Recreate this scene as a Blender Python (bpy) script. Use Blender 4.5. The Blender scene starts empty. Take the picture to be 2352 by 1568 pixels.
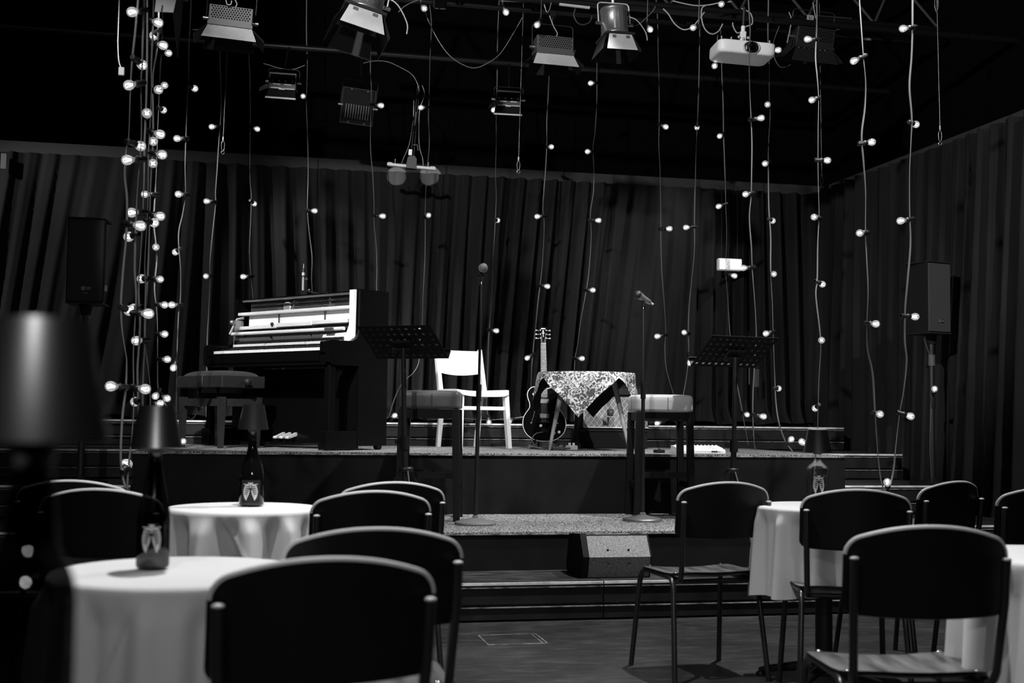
import bpy, math, random
from mathutils import Vector, Matrix
PI = math.pi
rnd = random.Random(7)
SC = bpy.context.scene
COL = SC.collection

# ------------------------------------------------------------------ camera
FPX, HZ, ROLL, EYE = 2850.0, 955.0, 0.0127, 1.10
YAW = math.atan(FPX / 13000.0)
PITCH = math.atan((HZ - 784) / FPX)
_F0 = Vector((math.sin(YAW), math.cos(YAW), 0)); _R0 = Vector((math.cos(YAW), -math.sin(YAW), 0)); _Z = Vector((0, 0, 1))
CF = _F0 * math.cos(PITCH) + _Z * math.sin(PITCH)
_U0 = _Z * math.cos(PITCH) - _F0 * math.sin(PITCH)
CR = _R0 * math.cos(ROLL) + _U0 * math.sin(ROLL)
CU = _U0 * math.cos(ROLL) - _R0 * math.sin(ROLL)
CO = Vector((0, 0, EYE))
cd = bpy.data.cameras.new('camera')
cd.sensor_width = 36.0
cd.lens = 36.0 * FPX / 2352.0
cd.clip_start = 0.05
cd.dof.use_dof = True
cd.dof.focus_distance = 8.6
cd.dof.aperture_fstop = 3.6
cd.dof.aperture_blades = 9
cam = bpy.data.objects.new('camera', cd)
cam.matrix_world = Matrix(((CR.x, CU.x, -CF.x, 0), (CR.y, CU.y, -CF.y, 0), (CR.z, CU.z, -CF.z, EYE), (0, 0, 0, 1)))
COL.objects.link(cam)
SC.camera = cam

def ray(x, y): return CF + CR * ((x - 1176) / FPX) - CU * ((y - 784) / FPX)
def onz(x, y, z):
    d = ray(x, y); return CO + d * ((z - EYE) / d.z)
def ony(x, y, Y):
    d = ray(x, y); return CO + d * (Y / d.y)

# ------------------------------------------------------------------ exposure, world, lights
vs = SC.view_settings
vs.view_transform = 'Standard'; vs.look = 'None'; vs.exposure = 0.0; vs.gamma = 1.0; vs.use_curve_mapping = False
wd = bpy.data.worlds.new('dark_hall'); SC.world = wd; wd.use_nodes = True
wd.node_tree.nodes['Background'].inputs[0].default_value = (0.5, 0.5, 0.5, 1)
wd.node_tree.nodes['Background'].inputs[1].default_value = 0.0006

def spot(name, loc, tgt, power, deg, blend=0.5, size=0.08):
    l = bpy.data.lights.new(name, 'SPOT'); l.energy = power; l.spot_size = math.radians(deg); l.spot_blend = blend
    l.shadow_soft_size = size
    o = bpy.data.objects.new(name, l); COL.objects.link(o); o.location = loc
    o.rotation_euler = (Vector(tgt) - Vector(loc)).to_track_quat('-Z', 'Y').to_euler()
    return o
spot('house_spot_tables', (0.2, 3.9, 4.7), (0.0, 3.7, 0.7), 640, 75, 0.6, 0.05)
spot('house_spot_tables', (2.6, 5.5, 4.7), (2.4, 4.9, 0.4), 820, 84, 0.6, 0.05)
spot('house_spot_tables', (-0.9, 0.1, 4.7), (-0.2, 2.2, 0.7), 170, 70, 0.6, 0.05)  # added behind the camera for bottle glints and brighter cloth sides
spot('added_string_spot', (-1.7, 2.6, 4.9), (-.55, 5.8, 2.2), 420, 30, 0.6, 0.05)  # added spot, only there to brighten the cords of the bulb cluster
spot('stage_spot_piano', (-1.2, 5.2, 4.4), (0.3, 9.3, 1.6), 1500, 26, 0.5, 0.06)
spot('stage_spot_chair', (1.9, 6.8, 4.8), (1.9, 9.1, 1.0), 800, 42, 0.6, 0.06)
spot('stage_spot_stool', (3.9, 6.6, 4.7), (2.7, 8.3, 0.9), 760, 60, 0.6, 0.06)
spot('front_wash', (0.0, -2.4, 2.9), (0.6, 5.5, 1.1), 105, 70, 0.7, 0.12)
spot('rig_wash', (-1.6, 2.0, 5.0), (2.5, 8.1, 4.35), 1650, 48, 0.35, 0.1)
spot('curtain_wash', (-4.2, 8.8, 4.3), (-0.9, 11.2, 1.8), 520, 46, 0.6, 0.06)
spot('curtain_wash', (-1.4, 9.0, 4.4), (1.0, 11.2, 1.8), 330, 34, 0.7, 0.06)
spot('curtain_wash', (5.3, 9.6, 4.4), (3.2, 11.2, 1.75), 240, 44, 0.7, 0.06)
spot('curtain_wash', (1.6, 9.0, 4.5), (3.5, 11.2, 1.6), 150, 32, 0.8, 0.06)
spot('curtain_wash', (4.5, 3.7, 4.5), (5.5, 6.9, 1.8), 520, 58, 0.8, 0.06)

# ------------------------------------------------------------------ mesh builder
class MB:
    def __init__(s, M=None): s.v = []; s.f = []; s.m = []; s.s = []; s.M = M
    def add(s, vs, fs, mi=0, smooth=False, M=None):
        n = len(s.v)
        for p in vs:
            p = Vector(p)
            if M is not None: p = M @ p
            if s.M is not None: p = s.M @ p
            s.v.append(p)
        for f in fs:
            s.f.append([i + n for i in f]); s.m.append(mi); s.s.append(smooth)
        return s
    def box(s, c, d, mi=0, M=None, b=0.0):
        x, y, z = d[0] / 2, d[1] / 2, d[2] / 2
        T = Matrix.Translation(Vector(c))
        if M is not None: T = T @ M
        if b <= 0:
            vs = [(i, j, k) for i in (-x, x) for j in (-y, y) for k in (-z, z)]
            fs = [(0, 1, 3, 2), (4, 6, 7, 5), (0, 4, 5, 1), (2, 3, 7, 6), (0, 2, 6, 4), (1, 5, 7, 3)]
            return s.add(vs, fs, mi, False, T)
        b = min(b, x * .95, y * .95, z * .95)     # chamfered box
        vs = []
        for sx in (-1, 1):
            for sy in (-1, 1):
                for sz in (-1, 1):
                    vs += [(sx * x, sy * (y - b), sz * (z - b)), (sx * (x - b), sy * y, sz * (z - b)), (sx * (x - b), sy * (y - b), sz * z)]
        I = lambda a, bb, c2, k: 3 * (a * 4 + bb * 2 + c2) + k
        fs = []
        for a in (0, 1):
            q = [I(a, 0, 0, 0), I(a, 1, 0, 0), I(a, 1, 1, 0), I(a, 0, 1, 0)]; fs.append(q if a else q[::-1])
            q = [I(0, a, 0, 1), I(0, a, 1, 1), I(1, a, 1, 1), I(1, a, 0, 1)]; fs.append(q if a else q[::-1])
            q = [I(0, 0, a, 2), I(1, 0, a, 2), I(1, 1, a, 2), I(0, 1, a, 2)]; fs.append(q if a else q[::-1])
            for c2 in (0, 1):
                fs.append([I(a, c2, 0, 0), I(a, c2, 1, 0), I(a, c2, 1, 1), I(a, c2, 0, 1)])
                fs.append([I(a, 0, c2, 0), I(a, 1, c2, 0), I(a, 1, c2, 2), I(a, 0, c2, 2)])
                fs.append([I(0, a, c2, 1), I(1, a, c2, 1), I(1, a, c2, 2), I(0, a, c2, 2)])
                for c3 in (0, 1): fs.append([I(a, c2, c3, 0), I(a, c2, c3, 1), I(a, c2, c3, 2)])
        return s.add(vs, fs, mi, False, T)
    def lathe(s, prof, seg=24, mi=0, M=None, caps=(True, True), smooth=True):
        vs = []; fs = []
        n = len(prof)
        for r, z in prof:
            for k in range(seg):
                a = 2 * PI * k / seg; vs.append((r * math.cos(a), r * math.sin(a), z))
        for i in range(n - 1):
            for k in range(seg):
                k2 = (k + 1) % seg
                fs.append((i * seg + k, i * seg + k2, (i + 1) * seg + k2, (i + 1) * seg + k))
        s.add(vs, fs, mi, smooth, M)
        if caps[0]: s.add(vs[:seg], [list(range(seg))[::-1]], mi, False, M)
        if caps[1]: s.add(vs[-seg:], [list(range(seg))], mi, False, M)
        return s
    def cyl(s, a, b, r, r2=None, seg=14, mi=0, caps=(True, True)):
        a = Vector(a); b = Vector(b); d = b - a
        M = Matrix.Translation(a) @ d.to_track_quat('Z', 'Y').to_matrix().to_4x4()
        return s.lathe([(r, 0), (r if r2 is None else r2, d.length)], seg, mi, M, caps)
    def ball(s, c, r, seg=14, mi=0, sq=(1, 1, 1), M=None):
        T = Matrix.Translation(Vector(c))
        if M is not None: T = T @ M
        T = T @ Matrix.Diagonal((sq[0], sq[1], sq[2], 1))
        n = max(6, seg // 2)
        pr = [(max(1e-5, r * math.sin(PI * i / n)), -r * math.cos(PI * i / n)) for i in range(n + 1)]
        return s.lathe(pr, seg, mi, T, (False, False))
    def tube(s, pts, r, seg=8, mi=0, flat=None, twist=0.0, caps=True):
        pts = [Vector(p) for p in pts]; n = len(pts)
        tang = []
        for i in range(n):
            t = pts[min(n - 1, i + 1)] - pts[max(0, i - 1)]
            tang.append(t.normalized() if t.length > 1e-9 else Vector((0, 0, 1)))
        up = Vector((0, 1, 0)) if abs(tang[0].y) < .9 else Vector((1, 0, 0))
        nrm = (up - tang[0] * up.dot(tang[0])).normalized()
        vs = []; fs = []
        for i in range(n):
            nrm = nrm - tang[i] * nrm.dot(tang[i])
            nrm = nrm.normalized() if nrm.length > 1e-6 else Vector((1, 0, 0))
            bi = tang[i].cross(nrm)
            rr = r[i] if isinstance(r, (list, tuple)) else r
            tw = twist(i) if callable(twist) else twist
            for k in range(seg):
                a = 2 * PI * k / seg
                ca, sa = math.cos(a) * rr, math.sin(a) * rr * (flat or 1)
                x = ca * math.cos(tw) - sa * math.sin(tw); y = ca * math.sin(tw) + sa * math.cos(tw)
                vs.append(pts[i] + nrm * x + bi * y)
        for i in range(n - 1):
            for k in range(seg):
                k2 = (k + 1) % seg
                fs.append((i * seg + k, i * seg + k2, (i + 1) * seg + k2, (i + 1) * seg + k))
        s.add(vs, fs, mi, True)
        if caps:
            s.add(vs[:seg], [list(range(seg))[::-1]], mi); s.add(vs[-seg:], [list(range(seg))], mi)
        return s
    def prism(s, poly, axis, t0, t1, mi=0, M=None, mi_side=None):
        # polygon in the plane across `axis`, extruded from t0 to t1
        def P(a, b, t): return {'x': (t, a, b), 'y': (a, t, b), 'z': (a, b, t)}[axis]
        n = len(poly)
        vs = [P(a, b, t0) for a, b in poly] + [P(a, b, t1) for a, b in poly]
        s.add(vs, [list(range(n)), list(range(2 * n - 1, n - 1, -1))], mi, False, M)
        return s.add(vs, [(i, i + n, (i + 1) % n + n, (i + 1) % n) for i in range(n)], mi if mi_side is None else mi_side, False, M)
    def grid(s, fn, nu, nv, mi=0, smooth=True, closed=False):
        vs = [fn(i / nu, j / nv) for j in range(nv + 1) for i in range(nu + (0 if closed else 1))]
        w = nu if closed else nu + 1
        fs = []
        for j in range(nv):
            for i in range(nu):
                i2 = (i + 1) % w
                fs.append((j * w + i, j * w + i2, (j + 1) * w + i2, (j + 1) * w + i))
        return s.add(vs, fs, mi, smooth)
    def mesh(s, name, mats):
        me = bpy.data.meshes.new(name)
        me.from_pydata([tuple(p) for p in s.v], [], s.f)
        for m in (mats if isinstance(mats, (list, tuple)) else [mats]): me.materials.append(m)
        me.polygons.foreach_set('material_index', s.m)
        me.polygons.foreach_set('use_smooth', s.s)
        me.validate(); me.update()
        return me
    def obj(s, name, mats, parent=None, **k):
        o = bpy.data.objects.new(name, s.mesh(name, mats)); COL.objects.link(o)
        if parent is not None: o.parent = parent
        for a, b in k.items(): o[a] = b
        return o

def RX(a): return Matrix.Rotation(a, 4, 'X')
def RY(a): return Matrix.Rotation(a, 4, 'Y')
def RZ(a): return Matrix.Rotation(a, 4, 'Z')
def TR(*p): return Matrix.Translation(Vector(p if len(p) == 3 else p[0]))

def tag(o, label, cat, group=None, kind=None):
    o['label'] = label; o['category'] = cat
    if group: o['group'] = group
    if kind: o['kind'] = kind
    return o
def thing(name, label, cat, loc=(0, 0, 0), rz=0.0, group=None, rot=None):
    o = bpy.data.objects.new(name, None); COL.objects.link(o); o.empty_display_size = .05
    o.location = loc
    if rot is not None: o.rotation_euler = rot
    else: o.rotation_euler = (0, 0, rz)
    return tag(o, label, cat, group)
def setting(o): o['kind'] = 'structure'; return o
def inst(me, name, parent, M=None):
    o = bpy.data.objects.new(name, me); COL.objects.link(o); o.parent = parent
    if M is not None: o.matrix_local = M
    return o
def dup(root, loc, rz, label, group=None):
    r = root.copy(); COL.objects.link(r); r.location = loc; r.rotation_euler = (0, 0, rz); r['label'] = label
    if group: r['group'] = group
    for ch in list(root.children):
        c = ch.copy(); COL.objects.link(c); c.parent = r
        for g in ch.children:
            d = g.copy(); COL.objects.link(d); d.parent = c
    return r
def smooth(pts, n=6):
    P = [Vector(p) for p in pts]; out = []
    for i in range(len(P) - 1):
        p0 = P[max(0, i - 1)]; p1 = P[i]; p2 = P[i + 1]; p3 = P[min(len(P) - 1, i + 2)]
        for k in range(n):
            t = k / n
            out.append(.5 * ((2 * p1) + (p2 - p0) * t + (2 * p0 - 5 * p1 + 4 * p2 - p3) * t * t + (3 * p1 - p0 - 3 * p2 + p3) * t ** 3))
    out.append(P[-1]); return out

# ------------------------------------------------------------------ materials (the place is black and white)
def mat(name, v, rough=.5, metal=0.0, spec=.5, noise=None, bump=None, emit=0, aniso=0, coat=0, sheen=0):
    m = bpy.data.materials.new(name); m.use_nodes = True
    nt = m.node_tree; b = nt.nodes['Principled BSDF']
    b.inputs['Base Color'].default_value = (v, v, v, 1); b.inputs['Roughness'].default_value = rough
    b.inputs['Metallic'].default_value = metal; b.inputs['Specular IOR Level'].default_value = spec
    if coat: b.inputs['Coat Weight'].default_value = coat; b.inputs['Coat Roughness'].default_value = .1
    if sheen: b.inputs['Sheen Weight'].default_value = sheen
    if aniso:
        b.inputs['Anisotropic'].default_value = aniso; b.inputs['Anisotropic Rotation'].default_value = .0
        tg = nt.nodes.new('ShaderNodeTangent'); tg.direction_type = 'RADIAL'; tg.axis = 'Z'; nt.links.new(tg.outputs[0], b.inputs['Tangent'])
    if emit:
        b.inputs['Emission Color'].default_value = (1, 1, 1, 1); b.inputs['Emission Strength'].default_value = emit
    tc = None
    def src(scale, detail, stretch):
        tc = nt.nodes.new('ShaderNodeTexCoord'); mp = nt.nodes.new('ShaderNodeMapping'); mp.inputs['Scale'].default_value = stretch
        n = nt.nodes.new('ShaderNodeTexNoise'); n.inputs['Scale'].default_value = scale; n.inputs['Detail'].default_value = detail
        nt.links.new(tc.outputs['Object'], mp.inputs[0]); nt.links.new(mp.outputs[0], n.inputs['Vector']); return n
    if noise:                       # (scale, low, high, contrast_lo, contrast_hi, stretch)
        n = src(noise[0], 5, noise[5] if len(noise) > 5 else (1, 1, 1))
        r = nt.nodes.new('ShaderNodeValToRGB')
        r.color_ramp.elements[0].position = noise[3]; r.color_ramp.elements[1].position = noise[4]
        r.color_ramp.elements[0].color = (noise[1],) * 3 + (1,); r.color_ramp.elements[1].color = (noise[2],) * 3 + (1,)
        nt.links.new(n.outputs['Fac'], r.inputs[0]); nt.links.new(r.outputs[0], b.inputs['Base Color'])
    if bump:                        # (scale, strength, distance, stretch)
        n = src(bump[0], 4, bump[3] if len(bump) > 3 else (1, 1, 1))
        bp = nt.nodes.new('ShaderNodeBump'); bp.inputs['Strength'].default_value = bump[1]; bp.inputs['Distance'].default_value = bump[2]
        nt.links.new(n.outputs['Fac'], bp.inputs['Height']); nt.links.new(bp.outputs[0], b.inputs['Normal'])
    return m
def clear_glass(name, tint=1.0, lo=.03, hi=.5, rough=.03, glow=0):
    m = bpy.data.materials.new(name); m.use_nodes = True; nt = m.node_tree
    nt.nodes.remove(nt.nodes['Principled BSDF'])
    t = nt.nodes.new('ShaderNodeBsdfTransparent'); t.inputs[0].default_value = (tint, tint, tint, 1)
    g = nt.nodes.new('ShaderNodeBsdfGlossy'); g.inputs['Roughness'].default_value = rough
    lw = nt.nodes.new('ShaderNodeLayerWeight'); lw.inputs[0].default_value = .35
    mr = nt.nodes.new('ShaderNodeMapRange'); mr.inputs['To Min'].default_value = lo; mr.inputs['To Max'].default_value = hi
    mx = nt.nodes.new('ShaderNodeMixShader')
    nt.links.new(lw.outputs['Fresnel'], mr.inputs[0]); nt.links.new(mr.outputs[0], mx.inputs[0])
    nt.links.new(t.outputs[0], mx.inputs[1]); nt.links.new(g.outputs[0], mx.inputs[2])
    out = mx
    if glow:                        # even emission put into the glass, imitating halation round the filaments
        em = nt.nodes.new('ShaderNodeEmission'); em.inputs[1].default_value = glow
        out = nt.nodes.new('ShaderNodeAddShader'); nt.links.new(mx.outputs[0], out.inputs[0]); nt.links.new(em.outputs[0], out.inputs[1])
    nt.links.new(out.outputs[0], nt.nodes['Material Output'].inputs[0]); return m
def floor_mat():
    m = mat('worn_black_floor', .03, .4, spec=.4); nt = m.node_tree; b = nt.nodes['Principled BSDF']; N = nt.nodes.new; L = nt.links.new
    tc = N('ShaderNodeTexCoord')
    def nz(scale, det, st, lo, hi, a, c):
        mp = N('ShaderNodeMapping'); mp.inputs['Scale'].default_value = st; mp.inputs['Rotation'].default_value = (0, 0, .2)
        n = N('ShaderNodeTexNoise'); n.inputs['Scale'].default_value = scale; n.inputs['Detail'].default_value = det; n.inputs['Roughness'].default_value = .65
        r = N('ShaderNodeMapRange'); r.inputs['From Min'].default_value = lo; r.inputs['From Max'].default_value = hi; r.inputs['To Min'].default_value = a; r.inputs['To Max'].default_value = c
        L(tc.outputs['Object'], mp.inputs[0]); L(mp.outputs[0], n.inputs['Vector']); L(n.outputs['Fac'], r.inputs[0]); return r
    def op(k, x, y):
        o = N('ShaderNodeMath'); o.operation = k; L(x.outputs[0], o.inputs[0]); L(y.outputs[0], o.inputs[1]); return o
    s = op('ADD', nz(1.6, 6, (1, 1, 1), .3, .7, .012, .045), nz(9, 5, (.6, 2.4, 1), .5, .75, 0, .04))
    s = op('ADD', s, nz(75, 2, (1, 1, 1), .70, .78, 0, .25)); s = op('ADD', s, nz(30, 2, (.25, 4, 1), .70, .76, 0, .12))
    cb = N('ShaderNodeCombineColor')
    for k in range(3): L(s.outputs[0], cb.inputs[k])
    L(cb.outputs[0], b.inputs['Base Color'])
    rg = nz(5, 4, (1, 1, 1), .3, .7, .3, .55); L(rg.outputs[0], b.inputs['Roughness'])
    return m
K = {
 'void': mat('matt_black_wall', .0022, .95, spec=.04),
 'floor': floor_mat(),
 'tread': mat('worn_tread', .03, .45, spec=.4, noise=(14, .014, .085, .42, .72, (.35, 2.4, 1))),
 'fascia': mat('riser_fascia', .012, .55, spec=.3, noise=(6, .008, .022, .3, .7)),
 'worn': mat('worn_edge_metal', .5, .5, 0, noise=(14, .5, 1.0, .3, .6, (1, 1, 1))),
 'lip': mat('riser_lip', .22, .5, 0, noise=(20, .06, .42, .35, .7)),
 'carpet': mat('speckled_carpet', .1, 1, spec=.05, noise=(115, .02, .66, .42, .64), bump=(220, 1, .01)),
 'stageface': mat('stage_front_cloth', .03, .9, spec=.1, noise=(5, .009, .013, .3, .7), sheen=.0),
 'curtain': mat('black_molton', .035, .95, spec=.05, noise=(3, .012, .025, .3, .7, (1, 1, .3)), bump=(300, .3, .001)),
 'batten': mat('batten_strip', .05, .7, spec=.2),
 'pipe': mat('black_pipe', .006, .4),
 'steel': mat('bright_steel', .65, .3, 1),
 'black': mat('satin_black', .012, .45),
 'blackm': mat('matt_black', .01, .8, spec=.2),
 'gloss': mat('piano_black', .003, .22, spec=.12),
 'chairply': mat('black_stained_ply', .004, .5, spec=.2, noise=(5, .003, .006, .3, .7)),
 'plyedge': mat('bare_ply_edge', .55, .5),
 'seatply': mat('worn_seat_ply', .05, .32, spec=.6, noise=(5, .02, .19, .35, .68, (3.5, .7, 1))),
 'tube': mat('black_tube', .014, .28, spec=.6),
 'cap': mat('worn_tube_cap', .45, .4),
 'chrome': mat('chrome_rivet', .9, .12, 1),
 'cloth': mat('linen_tablecloth', .62, .9, spec=.1, noise=(2.5, .56, .66, .3, .7), bump=(420, .5, .0015, (1, 1, .12))),
 'shade': mat('brushed_shade', .13, .27, .9, aniso=.85),
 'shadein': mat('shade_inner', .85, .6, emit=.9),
 'bottle': mat('dark_bottle', .004, .06, spec=.6),
 'bottle2': clear_glass('smoky_bottle', .16, .05, .5, .05),
 'print': mat('bone_print', .75, .6),
 'printbg': mat('label_black', .006, .6),
 'greyprint': mat('label_grey', .14, .6),
 'alu': mat('fixture_alu', .34, .38, .75, noise=(4, .24, .4, .3, .7)),
 'housing': mat('fixture_grey', .10, .45, .3),
 'flap': mat('barn_door_alu', .7, .5, .2, noise=(6, .48, .70, .35, .7)),
 'darkalu': mat('fixture_dark', .03, .45, .4),
 'white': mat('white_plastic', .93, .45),
 'lens': mat('lens_glass', .004, .03, spec=.8),
 'whitewood': mat('painted_white_wood', .8, .5, noise=(8, .74, .84, .3, .7)),
 'palewood': mat('pale_rail_wood', .75, .5, noise=(30, .66, .8, .3, .7, (.2, 1, 1))),
 'iron': mat('iron_plate', .09, .4, .3),
 'felt': mat('white_felt', .78, .9),
 'greyfelt': mat('grey_felt', .09, .9),
 'brass': mat('pedal_brass', .85, .35, .3),
 'ivory': mat('white_key', .85, .3),
 'leather_d': mat('dark_leather', .04, .4, noise=(12, .08, .13, .3, .7), bump=(30, .1, .003)),
 'leather_l': mat('pale_leather', .52, .45, bump=(14, .25, .01)),
 'velvet': mat('bench_velvet', .018, .95, sheen=.1, bump=(60, .3, .003)),
 'benchwood': mat('bench_wood', .02, .5, spec=.3, noise=(10, .014, .026, .3, .7)),
 'stoolwood': mat('stool_dark_wood', .006, .5, spec=.25),
 'bindw': mat('white_binding', .8, .4),
 'fret': mat('fingerboard', .12, .5),
 'legwood': mat('table_leg_wood', .2, .45, noise=(20, .12, .28, .3, .7, (1, 1, .2))),
 'mesh': mat('speaker_grille', .05, .8, noise=(300, .02, .055, .35, .7)),
 'wedge': mat('wedge_paint', .2, .75, noise=(150, .13, .34, .35, .7), bump=(200, .4, .002)),
 'cord': mat('flat_festoon_cable', .14, .5, spec=.4),
 'socket': mat('rubber_socket', .012, .38, spec=.6),
 'bulb': clear_glass('bulb_glass', .9, .06, .6, glow=.16),
 'micbase': mat('mic_base_grey', .16, .6),
 'clear': clear_glass('clear_bottle_glass', .86, .02, .45),
 'fil': mat('lit_filament', 1, .5, emit=9),
 'exit': mat('exit_panel', 1, .5, emit=1.15),
 'exitrim': mat('exit_rim', .6, .5, emit=.16),
 'cable': mat('black_cable', .03, .45),
 'palecable': mat('pale_cable', .4, .5),
 'tape': mat('tape_grey', .08, .7),
}
# ------------------------------------------------------------------ room shell
WX0, WX1, WY0, WY1, WZ = -4.5, 5.95, -3.0, 11.75, 5.4
o = setting(MB().box(((WX0 + WX1) / 2, (WY0 + WY1) / 2, -.05), (WX1 - WX0, WY1 - WY0, .1)).obj('floor', K['floor']))
setting(MB().box(((WX0 + WX1) / 2, (WY0 + WY1) / 2, WZ + .05), (WX1 - WX0, WY1 - WY0, .1)).obj('ceiling', K['void']))
setting(MB().box(((WX0 + WX1) / 2, WY1 + .05, WZ / 2), (WX1 - WX0, .1, WZ)).obj('wall_back', K['void']))
setting(MB().box((WX1 + .05, (WY0 + WY1) / 2, WZ / 2), (.1, WY1 - WY0, WZ)).obj('wall_right', K['void']))
setting(MB().box((WX0 - .05, (WY0 + WY1) / 2, WZ / 2), (.1, WY1 - WY0, WZ)).obj('wall_left', K['void']))
setting(MB().box(((WX0 + WX1) / 2, WY0 - .05, WZ / 2), (WX1 - WX0, .1, WZ)).obj('wall_front', K['void']))
setting(MB().box((.55, 11.33, 3.365), (10.1, .05, .115)).obj('trim_1', K['batten']))
setting(MB().box((5.72, 6.6, 3.385), (.05, 9.4, .115)).obj('trim_2', K['batten']))
# hatch let into the floor
h = thing('floor_hatch', 'small rectangular lid let flush into the black floor before the stage', 'floor hatch', (0, 0, 0))
hc = [onz(1103, 1459, 0), onz(1213, 1453, 0), onz(1248, 1478, 0), onz(1143, 1484, 0)]
cx = sum((p for p in hc), Vector()) / 4
h.location = (cx.x, cx.y, 0)
m = MB()
for sx, sy, w, d in ((0, .13, .30, .006), (0, -.13, .30, .006), (.147, 0, .006, .26), (-.147, 0, .006, .26), (.125, 0, .004, .26)):
    m.box((sx, sy, .001), (w, d, .004))
m.obj('frame', K['lip'], h); MB().box((0, 0, .0005), (.285, .25, .002)).obj('lid', K['floor'], h)

# ------------------------------------------------------------------ stepped platform units
def riser(name, label, x0, x1, y0, y1, z, seam=True):
    t = thing(name, label, 'platform', ((x0 + x1) / 2, y0, 0))
    w = x1 - x0; hw = w / 2; h0 = z - .207
    MB().box((0, (y1 - y0) / 2, z - .012), (w, y1 - y0, .024)).obj('deck', K['tread'], t)
    e = MB().box((0, -.003, z - .006), (w, .012, .013)).obj('nosing', K['worn'], t)
    m = MB()
    m.box((0, .008, z - .069), (w, .016, .09))
    m.box((0, .03, z - .118), (w, .03, .03))
    m.box((0, .006, z - .165), (w, .02, .062))
    m.box((0, (y1 - y0) / 2 + .05, z - .13), (w, y1 - y0 - .1, .15))
    m.obj('fascia', K['fascia'], t)
    MB().box((0, -.004, z - .026), (w, .012, .005)).box((0, -.005, z - .131), (w, .014, .005)).obj('rail', K['lip'], t)
    m = MB(); n = int(w / .17)
    for k in range(n): m.cyl((-hw + (k + .5) * w / n, .017, z - .118), (-hw + (k + .5) * w / n, .013, z - .118), .007, seg=8)
    m.obj('bolt_row', K['black'], t)
    return t
YS = [6.57, 7.45, 8.4, 9.25, 10.25]
RP = 'riser_platform'
riser(RP, 'lowest black step along the floor, unit left of the worn seam below the wedge speaker', -3.2, 1.965, YS[0], 8.36, .207)
riser(RP, 'lowest black step along the floor, unit right of the worn seam below the wedge speaker', 1.972, 5.3, YS[0], 8.36, .207)
riser(RP, 'second black tier left of the carpeted front step, behind the left chairs', -3.2, .31, YS[1], 8.365, .414)
riser(RP, 'second black tier right of the carpeted front step, by the right curtain', 4.59, 5.3, YS[1], 8.365, .414)
riser(RP, 'third black tier left of the stage block at bottle height', -3.2, -.67, YS[2], 9.24, .622)
riser(RP, 'third black tier right of the stage block, carrying the right speaker pole', 4.35, 5.3, YS[2], 9.24, .622)
riser(RP, 'fourth black tier left of the stage, level with the stage carpet', -3.2, -.67, YS[3], 10.24, .829)
riser(RP, 'fourth black tier right of the stage, level with the stage carpet', 4.35, 5.3, YS[3], 10.24, .829)
riser(RP, 'topmost black tier directly behind the stage carpet, below the back curtain', -3.2, 5.3, YS[4], 11.5, 1.033)
# worn paint at the seam
# ------------------------------------------------------------------ carpeted stage blocks
def block(name, label, x0, x1, y0, y1, z0, z1):
    t = thing(name, label, 'stage', ((x0 + x1) / 2, y0, z0)); w = x1 - x0; d = y1 - y0; hh = z1 - z0
    MB().box((0, d / 2, hh / 2 - .008), (w, d, hh - .016)).obj('body', K['stageface'], t)
    MB().box((0, -.004, hh - .012), (w, .01, .008)).obj('edge_strip', K['lip'], t)
    m = MB(); nu, nv = int(w / .05), int(d / .05)
    m.box((0, d / 2, hh - .008), (w, d, .016)).obj('carpet', K['carpet'], t)
    return t
block('carpeted_stage', 'main black stage block with speckled carpet on top holding the piano', -.66, 4.34, 8.375, 10.245, .0, .842)
block('carpeted_step', 'low carpeted black step in front of the stage under the bar stools', .32, 4.58, 7.08, 8.37, .2075, .428)
ST = .842; LO = .428

# ------------------------------------------------------------------ curtains
def curtain(name, label, p0, p1, ztop, zbot, n, nrm, seed, amp=.055, lean=0.0, puddle=.12):
    r = random.Random(seed)
    L = (Vector(p1) - Vector(p0)).length; d = (Vector(p1) - Vector(p0)) / L; nv = Vector(nrm)
    ph = [r.uniform(0, 6.28) for _ in range(10)]
    def fn(u, v):
        s = u * L; t = v * v * .25 + v * .75                 # v: 0 top, 1 bottom
        k = 2 * PI * n / L
        ss = s + lean * t * (.4 + .6 * math.sin(s * .9 + ph[6])) + .05 * t * math.sin(s * 2.1 + ph[0])
        w = k * ss + 1.3 * math.sin(s * 1.7 + ph[1]) + .9 * math.sin(s * 4.3 + ph[2]) + .5 * t * math.sin(s * 6.1 + ph[3])
        a = amp * 1.4 * (.4 + .8 * t) * (.62 + .38 * math.sin(s * 2.3 + ph[4] + t))
        f = math.sin(w); f = math.copysign(abs(f) ** .8, f)
        f2 = .30 * math.sin(2.3 * w + ph[5] + 1.5 * t)
        off = a * (f + f2)
        z = ztop + (zbot - ztop) * t
        if v > .93:
            q = (v - .93) / .07; off += puddle * q * q * (1 + .5 * math.sin(s * 5 + ph[7])); z += .035 * q * abs(math.sin(s * 9 + ph[8]))
        p = Vector(p0) + d * s + nv * off
        return (p.x, p.y, z)
    m = MB().grid(fn, int(L * 70), 44)
    o = m.obj(name, K['curtain']); return tag(o, label, 'curtain')
curtain('stage_curtain', 'pleated black back curtain panel behind the piano and left speaker', (-4.2, 11.22, 0), (1.35, 11.22, 0), 3.31, 1.04, 30, (0, -1, 0), 3, .06, .35)
curtain('stage_curtain', 'pleated black back curtain panel behind the guitar and exit sign', (1.28, 11.17, 0), (5.52, 11.17, 0), 3.31, 1.04, 25, (0, -1, 0), 5, .085, .2)
curtain('stage_curtain', 'pleated black side curtain along the right wall beside the speaker', (5.5, 11.2, 0), (5.5, 6.2, 0), 3.33, .23, 25, (-1, 0, 0), 9, .08, .1, .1)
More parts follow.
